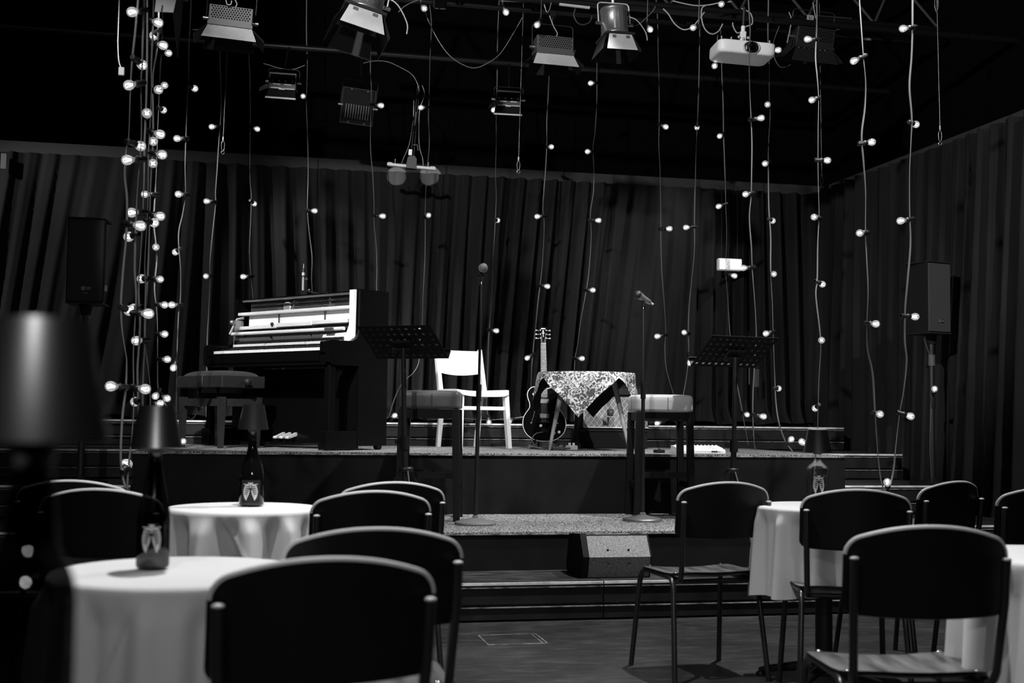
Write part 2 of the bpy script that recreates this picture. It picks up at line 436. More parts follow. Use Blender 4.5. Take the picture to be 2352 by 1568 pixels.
t = tag(MB().box((0, 0, 0), (.045, .012, .13)).obj('curtain_tag', K['tape']), 'small grey fabric tag at the curtain top by the left picture edge', 'tag')
t.location = ony(8, 370, 11.12)
t = tag(MB().box((0, 0, 0), (.032, .012, .05)).obj('cable_tag', K['tape']), 'small grey tag beside the left loudspeaker on the curtain', 'tag')
t.location = ony(242, 662, 11.05)

# ------------------------------------------------------------------ exit sign
p = ony(1678, 607, 10.95)
t = thing('exit_sign', 'glowing exit sign box hanging before the back curtain', 'sign', p, 0)
MB().box((0, .03, 0), (.236, .06, .112), b=.008).obj('housing', K['exitrim'], t)
MB().box((-.076, -.002, 0), (.06, .006, .092)).box((.052, -.002, 0), (.108, .006, .092)).obj('lit_panel', K['exit'], t)
m = MB()                                            # running figure and arrow, washed out by the glow
m.ball((-.022, -.004, .026), .011, 10, sq=(1, .3, 1))
m.prism([(-.035, .01), (-.012, .016), (-.006, -.01), (-.022, -.014)], 'y', -.007, -.002)
m.prism([(-.02, -.01), (-.008, -.012), (-.002, -.036), (-.012, -.036)], 'y', -.007, -.002)
m.prism([(-.03, -.01), (-.02, -.012), (-.036, -.038), (-.044, -.034)], 'y', -.007, -.002)
m.obj('pictogram', K['exitrim'], t)
MB().cyl((-.08, .03, .056), (-.08, .03, .75), .003, seg=6).cyl((.08, .03, .056), (.08, .03, .75), .003, seg=6).obj('hanger', K['pipe'], t)

# ------------------------------------------------------------------ school chairs
def arc(a, b, c, n=5):      # quadratic bend
    a, b, c = Vector(a), Vector(b), Vector(c)
    return [a * (1 - t) ** 2 + b * 2 * t * (1 - t) + c * t * t for t in [i / n for i in range(n + 1)]]
def make_chair(label):
    t = thing('school_chair', label, 'chair')
    r = .0115
    for sx in (-1, 1):
        x = sx * .193
        f = [(x * 1.12, .235, .0)] + arc((x * 1.02, .185, .38), (x, .175, .432), (x, .12, .434)) + [(x, .0, .434)]
        MB().tube(f, r, 10).obj('leg', K['tube'], t)
        f = [(x * 1.12, -.225, .0)] + arc((x * 1.02, -.165, .38), (x, -.155, .432), (x, -.10, .434)) + [(x, .0, .434)]
        MB().tube(f, r, 10).obj('leg', K['tube'], t)
        xb = sx * .186
        f = [(xb * .86, .10, .424)] + [(xb * .86, -.08, .420)] + arc((xb * .9, -.16, .42), (xb, -.215, .42), (xb, -.222, .49)) + [(xb * 1.04, -.25, .64), (xb * 1.05, -.262, .752)]
        MB().tube(f, r, 10).obj('back_tube', K['tube'], t)
        MB().ball((xb * 1.05, -.262, .753), .0125, 10, sq=(1, 1, .45)).obj('tube_cap', K['cap'], t)
    MB().cyl((-.17, -.155, .417), (.17, -.155, .417), .009, seg=8).obj('crossbar', K['tube'], t)
    # seat: moulded ply sheet with a dished middle and rolled front
    def edge(u):            # rounded-square outline
        a = 2 * PI * u; c, s = math.cos(a), math.sin(a); n = 5
        q = (abs(c) ** n + abs(s) ** n) ** (-1 / n); return c * q, s * q
    def top(u, v, dz=0):
        x, y = edge(u); X = .208 * x * v * (1 + .03 * y * v); Y = .195 * y * v
        z = .449 - .012 * (1 - min(1, (X / .2) ** 2 + (Y / .25) ** 2)) - (.028 * ((Y - .12) / .075) ** 2 if Y > .12 else 0) + (.012 * ((-Y - .12) / .075) ** 2 if Y < -.12 else 0)
        return (X, Y, z + dz)
    m = MB().grid(lambda u, v: top(u, max(v, 1e-3)), 40, 10, 0, True, True)
    m.grid(lambda u, v: top(u, max(1 - v, 1e-3), -.011), 40, 10, 0, True, True)
    m.grid(lambda u, v: top(u, 1.0, -.011 * v), 40, 1, 1, False, True)
    m.obj('seat', [K['seatply'], K['chairply']], t)
    for sx in (-1, 1):
        for y in (-.13, .135):
            MB().ball((sx * .172, y, .449), .0085, 10, sq=(1, 1, .45)).obj('rivet', K['chrome'], t)
    # backrest: bowed ply with an arched top
    def prof(u):            # outline points in (x, z)
        return u
    nx, nz = 40, 8
    def bp(i, j, off):
        u = math.sin((i / nx * 2 - 1) * PI / 2); v = j / nz
        x = .206 * u
        rc = .03; q = max(0, abs(x) - (.206 - rc)); dz = rc - math.sqrt(max(0, rc * rc - q * q))
        ztop = .832 - .042 * abs(u) ** 2.1 - dz
        zbot = .608 + .006 * u * u + dz * .7
        z = zbot + (ztop - zbot) * v
        y = -.243 - (z - .62) * .12 + .045 * u * u - .018 + off
        return (x, y, z)
    vsf = [bp(i, j, 0) for j in range(nz + 1) for i in range(nx + 1)]; vsb = [bp(i, j, .013) for j in range(nz + 1) for i in range(nx + 1)]
    w = nx + 1; q = [(j * w + i, j * w + i + 1, (j + 1) * w + i + 1, (j + 1) * w + i) for j in range(nz) for i in range(nx)]
    m = MB().add(vsf, q, 0, True).add(vsb, [f[::-1] for f in q], 0, True)
    ring = [(i, 0) for i in range(nx)] + [(nx, j) for j in range(nz)] + [(i, nz) for i in range(nx, 0, -1)] + [(0, j) for j in range(nz, 0, -1)]
    n = len(ring); th = .013; NS = 6
    def rp(k, s):
        i, j = ring[k]; i0, j0 = ring[k - 1]; i1, j1 = ring[(k + 1) % n]
        p = Vector(bp(i, j, 0)); tg = Vector(bp(i1, j1, 0)) - Vector(bp(i0, j0, 0))
        nrm = Vector((tg.z, 0, -tg.x)); nrm = nrm.normalized() if nrm.length > 1e-9 else Vector((0, 0, 1))
        a = PI * s / NS
        return p + nrm * (th * .62 * math.sin(a)) + Vector((0, th / 2 * (1 - math.cos(a)), 0))
    for k in range(n):
        k2 = (k + 1) % n; top_ = ring[k][1] == nz and ring[k2][1] == nz
        for s in range(NS): m.add([rp(k, s), rp(k2, s), rp(k2, s + 1), rp(k, s + 1)], [(0, 1, 2, 3)], 1 if top_ else 0, True)
    m.obj('backrest', [K['chairply'], K['plyedge']], t)
    return t
CH = []
def chair(px, py, deg, label):
    p = onz(px, py, .832); a = math.radians(deg)          # backrest's top middle
    off = RZ(a) @ Vector((0, -.286, 0)); loc = (p.x - off.x, p.y - off.y, 0)
    if not CH:
        c = make_chair(label); c.location = loc; c.rotation_euler = (0, 0, a); CH.append(c)
    else: c = dup(CH[0], loc, a, label)
    c['group'] = 'black school chairs around the tables'
    return c
chair(758, 1288, 5, 'black school chair seen from behind, largest one nearest the front, left of centre')
chair(866, 1218, 0, 'black school chair just behind the largest chair, its tube leg reaching the bare floor')
chair(862, 1131, 6, 'black school chair at the right edge of the far left cloth table, overlapping another backrest')
chair(908, 1110, 4, 'black school chair farthest back in the middle row, under the dark bar stool')
chair(1676, 1110, 5, 'black school chair standing free before the wedge speaker with all legs showing')
chair(1974, 1127, -15, 'black school chair pushed against the table with the clear bottle lamp')
chair(2146, 1213, -10, 'black school chair with the worn shiny seat, large at the right front')
chair(2203, 1108, 22, 'black school chair beside the right curtain below the right loudspeaker')
chair(2412, 1122, 2, 'black school chair cut by the right picture edge behind the near right table')
chair(160, 1106, -8, 'black school chair far left behind the second left chair, only its arched top showing')
chair(222, 1126, -12, 'black school chair beside the bottle lamp on the near left table')
# ------------------------------------------------------------------ bistro tables with cloths
TZ = .74
def bistro(loc, tl, cl, seed, foldn, hem=.34, r=.29, split=0):
    t = thing('bistro_table', tl, 'table', (loc[0], loc[1], 0), seed * .37, 'round cloth-covered bistro tables')
    MB().lathe([(r - .01, TZ - .03), (r - .004, TZ - .026), (r - .004, TZ - .012), (r - .008, TZ - .008)], 40).obj('tabletop', K['black'], t)
    MB().cyl((0, 0, .03), (0, 0, TZ - .03), .036, seg=20).obj('column', K['black'], t)
    for k in range(4):
        a = k * PI / 2 + .5
        m = MB().tube([(0, 0, .06), (.12 * math.cos(a), .12 * math.sin(a), .055), (.25 * math.cos(a), .25 * math.sin(a), .03), (.285 * math.cos(a), .285 * math.sin(a), .018)], [.022, .02, .014, .012], 8)
        m.lathe([(.02, 0), (.022, .008), (.012, .016)], 12, 0, TR(.28 * math.cos(a), .28 * math.sin(a), 0))
        m.obj('foot', K['black'], t)
    rr = random.Random(seed); ph = [rr.uniform(0, 6.28) for _ in range(8)]
    nv = 70
    def fn(u, v):
        a = 2 * PI * u
        if v < .3: q = v / .3; rad = (r - .006) * q; return (max(rad, 1e-4) * math.cos(a), max(rad, 1e-4) * math.sin(a), TZ - .004 + .0012 * math.sin(a * 3 + ph[1]) * q)
        t = (v - .3) / .7
        fold = math.sin(foldn * a + .9 * math.sin(2 * a + ph[0]) + .25 * t); fold2 = math.sin((foldn * 2 + 3) * a + ph[2] + .8 * t)
        k = max(0, min(1, (t - .02) / .18)); k = k * k * (3 - 2 * k)
        fr = fold * (.7 + .3 * math.sin(1.7 * a + ph[5]))
        rad = r + .002 + .012 * t + k * (.016 + .040 * t ** .7) * fr + .006 * k * fold2
        cr = (t - .5 - 1.1 * math.sin(a * 1.3 + ph[6])) * .7
        rad += k * (.009 * math.exp(-(cr / .025) ** 2) - .006 * math.exp(-((cr - .05) / .03) ** 2))
        if t < .02: rad = r - .005 + (rad - r + .005) * math.sin(t / .02 * PI / 2)
        hz = hem + .025 * math.sin(2 * a + ph[3]) + .012 * math.sin(5 * a + ph[4])
        z = TZ - .004 - (TZ - hz) * t - (0 if t > .02 else 0)
        return (rad * math.cos(a), rad * math.sin(a), z)
    c = MB().grid(fn, 220, nv, 0, True, True).obj('tablecloth', K['cloth'])
    c.location = (loc[0], loc[1], 0)
    tag(c, cl, 'tablecloth', 'linen cloths on the bistro tables')
T1 = (.03, 4.92); T2 = (-.12, 2.97); T3 = (2.43, 4.88); T4 = (2.235, 3.03); T5 = (-.42, 1.06)
bistro(T1, 'round table under the far left cloth', 'pale linen cloth on the far left table with the tall dark bottle lamp', 3, 11)
bistro(T2, 'round table under the large near left cloth', 'pale linen cloth on the large near left table, deep crease falling to one side', 1, 10, .30)
bistro(T3, 'round table on a black column behind the two right chairs', 'pale linen cloth with the clear bottle lamp, behind the two right chairs', 5, 11, .37)
bistro(T4, 'round table under the cloth cut by the right picture edge', 'pale linen cloth cut by the right picture edge beside the worn chair', 8, 10, .26)
bistro(T5, 'round table carrying the blurred lamp, below the left picture edge', 'pale linen cloth under the blurred lamp nearest the camera', 6, 7)

# ------------------------------------------------------------------ bottle lamps
def ribs(rad, z0, w, h, depth=.0012):
    """rib-cage print: strokes wrapped on the bottle's front (local -Y)"""
    def P(x, z, o=0): a = x / rad; return ((rad + depth + o) * math.sin(a), -(rad + depth + o) * math.cos(a), z)
    m = MB()
    def stroke(pts, wd):
        n = len(pts); vs = []; fs = []
        for i, (x, z) in enumerate(pts):
            x0, z0_ = pts[max(0, i - 1)]; x1, z1 = pts[min(n - 1, i + 1)]
            l = math.hypot(x1 - x0, z1 - z0_) or 1; nx, nz = -(z1 - z0_) / l, (x1 - x0) / l
            ww = wd * (1 if 0 < i < n - 1 else .55)
            vs += [P(x + nx * ww, z + nz * ww), P(x - nx * ww, z - nz * ww)]
        for i in range(n - 1): fs.append((2 * i, 2 * i + 1, 2 * i + 3, 2 * i + 2))
        m.add(vs, fs)
    H = h; W = w / 2
    zt = z0 + H
    stroke([(0, zt - .04 * H), (0, zt - .30 * H)], .09 * W)              # breastbone
    stroke([(-.9 * W, zt - .12 * H), (-.4 * W, zt - .16 * H), (0, zt - .1 * H), (.4 * W, zt - .16 * H), (.9 * W, zt - .12 * H)], .06 * W)
    stroke([(-.3 * W, zt - .06 * H), (.3 * W, zt - .06 * H)], .08 * W)
    stroke([(-.35 * W, zt - .2 * H), (.35 * W, zt - .2 * H)], .13 * W)
    for s in (-1, 1):
        for k in range(7):
            z = zt - (.22 + .095 * k) * H; inn = (.14 + .035 * k) * W if k > 1 else .1 * W; o_ = (.62 + .28 * math.sin((k + 1) / 8 * PI)) * W
            stroke([(s * inn, z), (s * (inn * .4 + o_ * .6), z + .03 * H), (s * o_, z - .012 * H), (s * o_ * .93, z - .055 * H), (s * (o_ * .6 + .1 * W), z - .075 * H)], .055 * W)
        stroke([(s * .12 * W, zt - .42 * H), (s * .25 * W, zt - .62 * H), (s * .55 * W, zt - .95 * H)], .07 * W)
        stroke([(s * .62 * W, zt - .7 * H), (s * .5 * W, zt - .93 * H)], .16 * W)
    return m
def panel(rad, x0, x1, z0, z1, depth=.0006):
    n = 10
    def fn(u, v): a = (x0 + (x1 - x0) * u) / rad; return ((rad + depth) * math.sin(a), -(rad + depth) * math.cos(a), z0 + (z1 - z0) * v)
    return MB().grid(fn, n, 1)
def lamp(loc, label, prof, bm, shade_z, sh=.097, rt=.041, rb=.0595, lab=None, rz=0, extra=None):
    t = thing('bottle_lamp', label, 'lamp', (loc[0], loc[1], TZ + .0005), rz, 'table lamps with bottle feet')
    b = MB().lathe(prof, 40).obj('bottle', bm, t)
    if lab:
        rad, z0, w, h, bg = lab
        if bg: panel(rad, -w * .62, w * .62, z0 - .006, z0 + h + .006).obj('label', K['printbg'], b)
        ribs(rad, z0, w, h).obj('label_print', K['print'], b)
    if extra: extra(b)
    zt = prof[-1][1]
    MB().lathe([(.018, zt - .012), (.018, zt + .012), (.012, zt + .016), (.006, zt + .02), (.006, shade_z + sh - .012)], 20).obj('cap', K['blackm'], t)
    th = .0018
    m = MB().lathe([(rb, shade_z), (rt, shade_z + sh)], 56, 0, None, (False, False))
    m.lathe([(rt - th, shade_z + sh), (rb - th, shade_z)], 56, 1, None, (False, False))
    m.lathe([(rb - th, shade_z), (rb, shade_z)], 56, 0, None, (False, False)); m.lathe([(rt, shade_z + sh), (rt - th, shade_z + sh)], 56, 1, None, (False, False))
    m.lathe([(rt - th, shade_z + sh - .010), (.004, shade_z + sh - .009)], 56, 1, None, (False, False))
    m.obj('lamp_shade', [K['shade'], K['shadein']], t)
    return t
CB = [(.038, 0), (.046, .002), (.0475, .006), (.0475, .105), (.046, .122), (.040, .150), (.031, .178), (.0225, .203), (.0185, .222), (.0165, .245), (.0160, .285), (.0175, .286), (.0175, .298)]
p1 = onz(577, 1160, TZ); p2 = onz(350, 1303, TZ)
def specks(b):
    r = random.Random(4); m = MB()
    for k in range(26):
        z = .125 + .05 * r.random(); rad = .045 - (z - .122) * .55; a = r.uniform(-.35, .5)
        m.ball((rad * math.sin(a), -rad * math.cos(a), z), r.uniform(.0008, .0018), 6, sq=(1, .5, 1.2))
    m.obj('water_drops', K['chrome'], b, kind='stuff')
lamp((p1.x, p1.y), 'dark bottle lamp with grey metal shade on the far left table', CB, K['bottle'], .294, lab=(.0475, .018, .062, .075, True), rz=-.1, extra=specks)
CB2 = [(.033, 0), (.0365, .003), (.0375, .008), (.0375, .110), (.0355, .13), (.028, .165), (.0215, .20), (.0175, .225), (.0155, .24), (.0155, .262), (.017, .263), (.017, .276)]
lamp((p2.x, p2.y), 'dark bottle lamp with grey metal shade on the near left table', CB2, K['bottle2'], .276, lab=(.0375, .034, .046, .07, False), rz=-.05)
p3 = onz(1878, 1158, TZ)
CL = [(.04, 0), (.0455, .003), (.0465, .008), (.0465, .148), (.044, .158), (.034, .168), (.022, .178), (.0155, .188), (.0145, .192), (.0145, .212), (.017, .213), (.017, .226)]
def clearx(b):
    panel(.0465, -.008, .042, .128, .154).obj('black_label', K['printbg'], b)
    m = MB()
    r = random.Random(2)
    for k in range(6): 
        z = .04 + .018 * k; q = panel(.0465, -.019, -.010, z, z + r.uniform(.006, .012)); m.add(q.v, q.f)
    m.obj('side_print', K['greyprint'], b)
lamp((p3.x, p3.y), 'clear glass bottle lamp with grey metal shade behind the right chairs', CL, K['clear'], .222, lab=(.0465, .045, .05, .082, False), rz=-.35, extra=clearx)
CB4 = [(.034, 0), (.0365, .003), (.037, .008), (.037, .205), (.0365, .215), (.0345, .225), (.031, .234), (.027, .241), (.0235, .247), (.0215, .256), (.0205, .268), (.0200, .286), (.0172, .298), (.0165, .32), (.018, .321), (.018, .335)]
pl = ony(76, 1010, 1.0 * 1.055)
lamp((pl.x, pl.y), 'large blurred dark bottle lamp at the left picture edge, nearest the camera', CB4, K['bottle2'], pl.z - TZ - .001)

# ------------------------------------------------------------------ bar stools
def stool(p, rz, label, leather):
    t = thing('bar_stool', label, 'stool', (p[0], p[1], LO), rz)
    def cf(u, v):
        a = 2 * PI * u; c, s = math.cos(a), math.sin(a); n = 13
        q = (abs(c) ** n + abs(s) ** n) ** (-1 / n); x, y = c * q, s * q
        prof = [(0.0, .712), (.185, .712), (.196, .72), (.198, .76), (.1985, .795), (.194, .815), (.178, .826), (.10, .831), (0.0002, .833)]
        k = v * (len(prof) - 1); i = min(len(prof) - 2, int(k)); f = k - i
        rr = prof[i][0] + (prof[i + 1][0] - prof[i][0]) * f; z = prof[i][1] + (prof[i + 1][1] - prof[i][1]) * f
        return (max(rr, 1e-4) * x, max(rr, 1e-4) * y, z)
    cu = MB().grid(cf, 128, 24, 0, True, True).obj('cushion', leather, t)
    m = MB()
    for a in range(4): m.box((0, 0, 0), (.002, .002, .09), 0, RZ(a * PI / 2) @ TR(.02, -.1995, .765))
    m.obj('seam', K['blackm'], cu)
    m = MB()
    for sx in (-1, 1): m.box((sx * .168, 0, .68), (.022, .30, .06)); m.box((0, sx * .168, .68), (.30, .022, .06))
    m.obj('apron', K['stoolwood'], t)
    for sx in (-1, 1):
        for sy in (-1, 1):
            def lf(z): return .170 + .016 * (1 - z / .71)
            vs = []
            for z, w in ((0, .021), (.71, .023)):
                q = lf(z); vs += [(sx * q - w, sy * q - w, z), (sx * q + w, sy * q - w, z), (sx * q + w, sy * q + w, z), (sx * q - w, sy * q + w, z)]
            MB().add(vs, [(3, 2, 1, 0), (4, 5, 6, 7), (0, 1, 5, 4), (1, 2, 6, 5), (2, 3, 7, 6), (3, 0, 4, 7)]).obj('leg', K['stoolwood'], t)
    for k, zz in enumerate((.29, .22, .29, .22)):
        MB().box((0, 0, 0), (.33, .018, .04), 0, RZ(k * PI / 2) @ TR(0, -.18, zz)).obj('stretcher', K['stoolwood'], t)
    return t
a = onz(1519, 1187, LO); stool((a.x, 8.11), math.radians(-9), 'black wooden bar stool with the pale leather cushion behind the right microphone', K['leather_l'])
a = onz(979, 1187, LO); stool((a.x + .0, 8.03), math.radians(-13), 'black wooden bar stool with the dark leather cushion behind the left music stand', K['leather_d'])

# ------------------------------------------------------------------ microphones on round-base stands
def micstand(name, p, label, top, colz, mic):
    t = thing('microphone_stand', label, 'microphone stand', (p[0], p[1], LO))
    MB().lathe([(.128, 0), (.13, .004), (.13, .014), (.122, .019), (.05, .034), (.022, .042), (.0, .043)], 40).obj('base', K['alu'] if mic else K['micbase'], t)
    MB().lathe([(.02, .04), (.02, .05), (.015, .056)], 16).obj('base_collar', K['lip'], t)
    d = Vector((top[0], top[1], top[2] - LO)) - Vector((0, 0, 0))
    d = Vector(top) - Vector((p[0], p[1], LO))
    q = d * (colz / d.z)
    MB().cyl((0, 0, .05), q, .0135, .0125, 12).obj('lower_tube', K['black'], t)
    MB().cyl(q - d.normalized() * .02, q + d.normalized() * .085, .0175, .0165, 14).obj('clutch', K['blackm'], t)
    MB().cyl(q, d, .0085, seg=10).obj('upper_tube', K['black'], t)
    MB().cyl(d * .985, d * 1.0, .013, .013, 12).obj('top_ring', K['chrome'], t)
    return t, d
b1 = onz(1092, 1204, LO); b2 = onz(1476, 1196, LO)
b1.y = min(b1.y, 7.75); 
tp = ony(1106, 646, b1.y - .02)
t, d = micstand('m', (b1.x, b1.y), 'thin black microphone stand with round base, left of the pale chair, mic pointing this way', (tp.x, tp.y, tp.z), .78, 0)
def mic_head(m, at, dirv, mi=0, L=.165):
    M = TR(at) @ Vector(dirv).normalized().to_track_quat('Z', 'Y').to_matrix().to_4x4()
    return M
M = TR(tp.x, tp.y, tp.z + .03) 
t = thing('microphone', 'black handheld microphone on the left stand, round grille facing this way', 'microphone', (tp.x, tp.y, tp.z))
MB().cyl((0, 0, -.005), (0, 0, .035), .013, .014, 12).box((0, .012, .045), (.034, .06, .026), b=.006).obj('clip', K['blackm'], t)
dv = Vector((-.05, -.93, .25)).normalized(); M = TR(0, -.04, .075) @ dv.to_track_quat('Z', 'Y').to_matrix().to_4x4()
MB().lathe([(.009, -.15), (.012, -.145), (.0135, -.08), (.018, -.02), (.0245, -.008), (.0265, 0), (.0245, .006)], 20, 0, M).obj('body', K['black'], t)
MB().lathe([(.0255, .0), (.0275, .006), (.0275, .022), (.022, .038), (.012, .046), (0.0001, .049)], 24, 0, M).obj('grille', K['micbase'], t)
MB().lathe([(.0262, .008), (.0285, .010), (.0285, .016), (.0262, .018)], 24, 0, M).obj('grille_ring', K['flap'], t)
tp = ony(1478, 702, b2.y)
t, d = micstand('m', (b2.x, b2.y), 'thin black microphone stand with pale round base beside the pale leather stool', (tp.x, tp.y, tp.z), .815, 1)
t = thing('microphone', 'silver handheld microphone tilted sideways on the right stand', 'microphone', (tp.x, tp.y, tp.z))
MB().cyl((0, 0, -.005), (0, 0, .04), .011, .012, 12).obj('clip', K['blackm'], t)
dv = Vector((-.80, -.18, .42)).normalized(); M = TR(-.004, 0, .052) @ dv.to_track_quat('Z', 'Y').to_matrix().to_4x4() @ Matrix.Diagonal((1.1, 1.1, .74, 1))
MB().lathe([(.012, -.085), (.015, -.08), (.0165, -.04), (.0185, .0), (.0235, .035), (.024, .042)], 20, 0, M).obj('body', K['alu'], t)
MB().lathe([(.007, -.118), (.0075, -.1), (.009, -.085)], 14, 0, M).obj('plug', K['flap'], t)
MB().lathe([(.0238, .042), (.0258, .046), (.0258, .066), (.02, .082), (.01, .09), (.0001, .092)], 22, 0, M).obj('grille', K['darkalu'], t)

# ------------------------------------------------------------------ music stands
def music_stand(base, deskc, tilt, yaw, label, zb, h_rows, tri=True, lean=0):
    t = thing('music_stand', label, 'music stand', (base[0], base[1], zb))
    dl = Vector(deskc) - Vector((base[0], base[1], zb))
    top = dl + Vector((0, -.02, -.035))
    mid = top * (.42 / .9)
    MB().cyl((0, 0, .12), mid, .019, seg=14).obj('lower_tube', K['black'], t)
    MB().cyl(mid, top, .0155, seg=12).obj('upper_tube', K['black'], t)
    m = MB().cyl(mid - Vector((0, 0, .05)), mid + Vector((0, 0, .03)), .027, seg=14); m.box(mid + Vector((-.035, 0, 0)), (.05, .008, .03), b=.003)
    m.obj('height_clamp', K['blackm'], t)
    MB().lathe([(.026, .315), (.045, .32), (.045, .345), (.024, .35)], 16).obj('leg_hub', K['black'], t)
    for k in range(3):
        a = 2 * PI * k / 3 + .6
        MB().tube([(.035 * math.cos(a), .035 * math.sin(a), .325), (.15 * math.cos(a), .15 * math.sin(a), .15), (.25 * math.cos(a), .25 * math.sin(a), .008)], .009, 8).obj('leg', K['black'], t)
    # desk: perforated sheet, normal tilted; holes are real openings
    W, Hh = .50, .335
    M = TR(dl) @ RZ(yaw) @ RX(tilt)
    m = MB()
    cols, rows = 10, 6
    cw, rh = W / (cols + .2), Hh / (rows + .25); rad = .0112
    cells = []
    x0 = -W / 2; y0 = -Hh / 2
    xs = [x0 + cw * .1 + cw * i for i in range(cols + 1)]; ys = [y0 + rh * .125 + rh * j for j in range(rows + 1)]
    th = .0015
    def quadhole(cx, cy):
        n = 12; vs = []; fs = []
        for k in range(n):
            a = 2 * PI * k / n + PI / 4; ca, sa = math.cos(a), math.sin(a); q = 1 / max(abs(ca), abs(sa))
            vs += [(cx + ca * q * cw / 2, cy + sa * q * rh / 2, th), (cx + ca * rad, cy + sa * rad, th), (cx + ca * q * cw / 2, cy + sa * q * rh / 2, -th), (cx + ca * rad, cy + sa * rad, -th)]
        for k in range(n):
            a, b = 4 * k, 4 * ((k + 1) % n)
            fs += [(a, b, b + 1, a + 1), (a + 2, a + 3, b + 3, b + 2), (a + 1, b + 1, b + 3, a + 3)]
        m.add(vs, fs, 0, False, M)
    for i in range(cols):
        for j in range(rows):
            cx, cy = (xs[i] + xs[i + 1]) / 2, (ys[j] + ys[j + 1]) / 2
            quadhole(cx, cy)
    e = cw * .1
    for sx in (-1, 1): m.box((sx * (W / 2 - e / 2), 0, 0), (e, Hh, 2 * th), 0, None) if False else m.add(*bxv((sx * (W / 2 - e / 2), 0, 0), (e + .004, Hh, 2.2 * th)), 0, False, M)
    for sy in (-1, 1): m.add(*bxv((0, sy * (Hh / 2 - rh * .06), 0), (W, rh * .13, 2.2 * th)), 0, False, M)
    m.obj('desk', K['blackm'], t)
    m = MB().add(*bxv((0, -Hh / 2, -.028), (W, .003, .056)), 0, False, M); m.add(*bxv((0, -Hh / 2 + .012, -.055), (W, .024, .003)), 0, False, M)
    m.obj('ledge', K['black'], t)
    m = MB(M=M).box((0, -.01, .016), (.13, .09, .02), b=.004); m.cyl((-.05, -.03, .035), (.05, -.03, .035), .012, seg=12)
    m.obj('tilt_bracket', K['blackm'], t)
    MB(M=M).cyl((-.075, -.03, .035), (-.05, -.03, .035), .016, seg=12).obj('tilt_knob', K['black'], t)
    return t
def bxv(c, d):
    x, y, z = d[0] / 2, d[1] / 2, d[2] / 2
    return [(c[0] + i, c[1] + j, c[2] + k) for i in (-x, x) for j in (-y, y) for k in (-z, z)], [(0, 1, 3, 2), (4, 6, 7, 5), (0, 4, 5, 1), (2, 3, 7, 6), (0, 2, 6, 4), (1, 5, 7, 3)]
b = onz(1683, 1192, LO); Yd = 7.7
c = ony(1687, 808, Yd)
music_stand((ony(1682, 1192, Yd + .02).x, Yd + .02), (c.x, c.y, c.z), math.radians(146), math.radians(10), 'black perforated music stand in the clear at the right of the stage', LO, 6)
c = ony(926, 786, Yd)
music_stand((ony(931, 1192, Yd + .02).x, Yd + .02), (c.x, c.y, c.z), math.radians(146), math.radians(-34), 'black perforated music stand overlapping the piano, before the dark stool', LO, 6)

# ------------------------------------------------------------------ wedge monitor
p = onz(1350, 1328, .207); q = onz(1491, 1326, .207)
t = thing('stage_monitor', 'dark grey wedge floor speaker lying on the lowest step', 'speaker', ((p.x + q.x) / 2, 6.66, .2075), math.atan2(q.y - p.y, q.x - p.x) * .3)
w = .178
side = [(.034, .004), (.0, .118), (.075, .235), (.30, .215), (.36, .05), (.34, .004)]
MB().prism(side, 'x', -w, w, 0).obj('cabinet', K['wedge'], t)
sd = [(.028, .0), (-.004, .12), (.072, .243), (.306, .222), (.366, .05), (.345, .0)]
MB().prism(sd, 'x', -w - .035, -w).obj('side_cheek', K['blackm'], t); MB().prism(sd, 'x', w, w + .005).obj('side_cheek', K['blackm'], t)
MB().box((0, .085, .2385), (2 * w, .03, .008), 0, RX(-.1)).obj('grille_edge', K['lip'], t)
for x in (-.065, .055):
    for y, z in ((.008, .085), (.022, .155)): MB().ball((x, y, z), .0075, 10, sq=(1, .6, 1)).obj('bolt', K['black'], t)

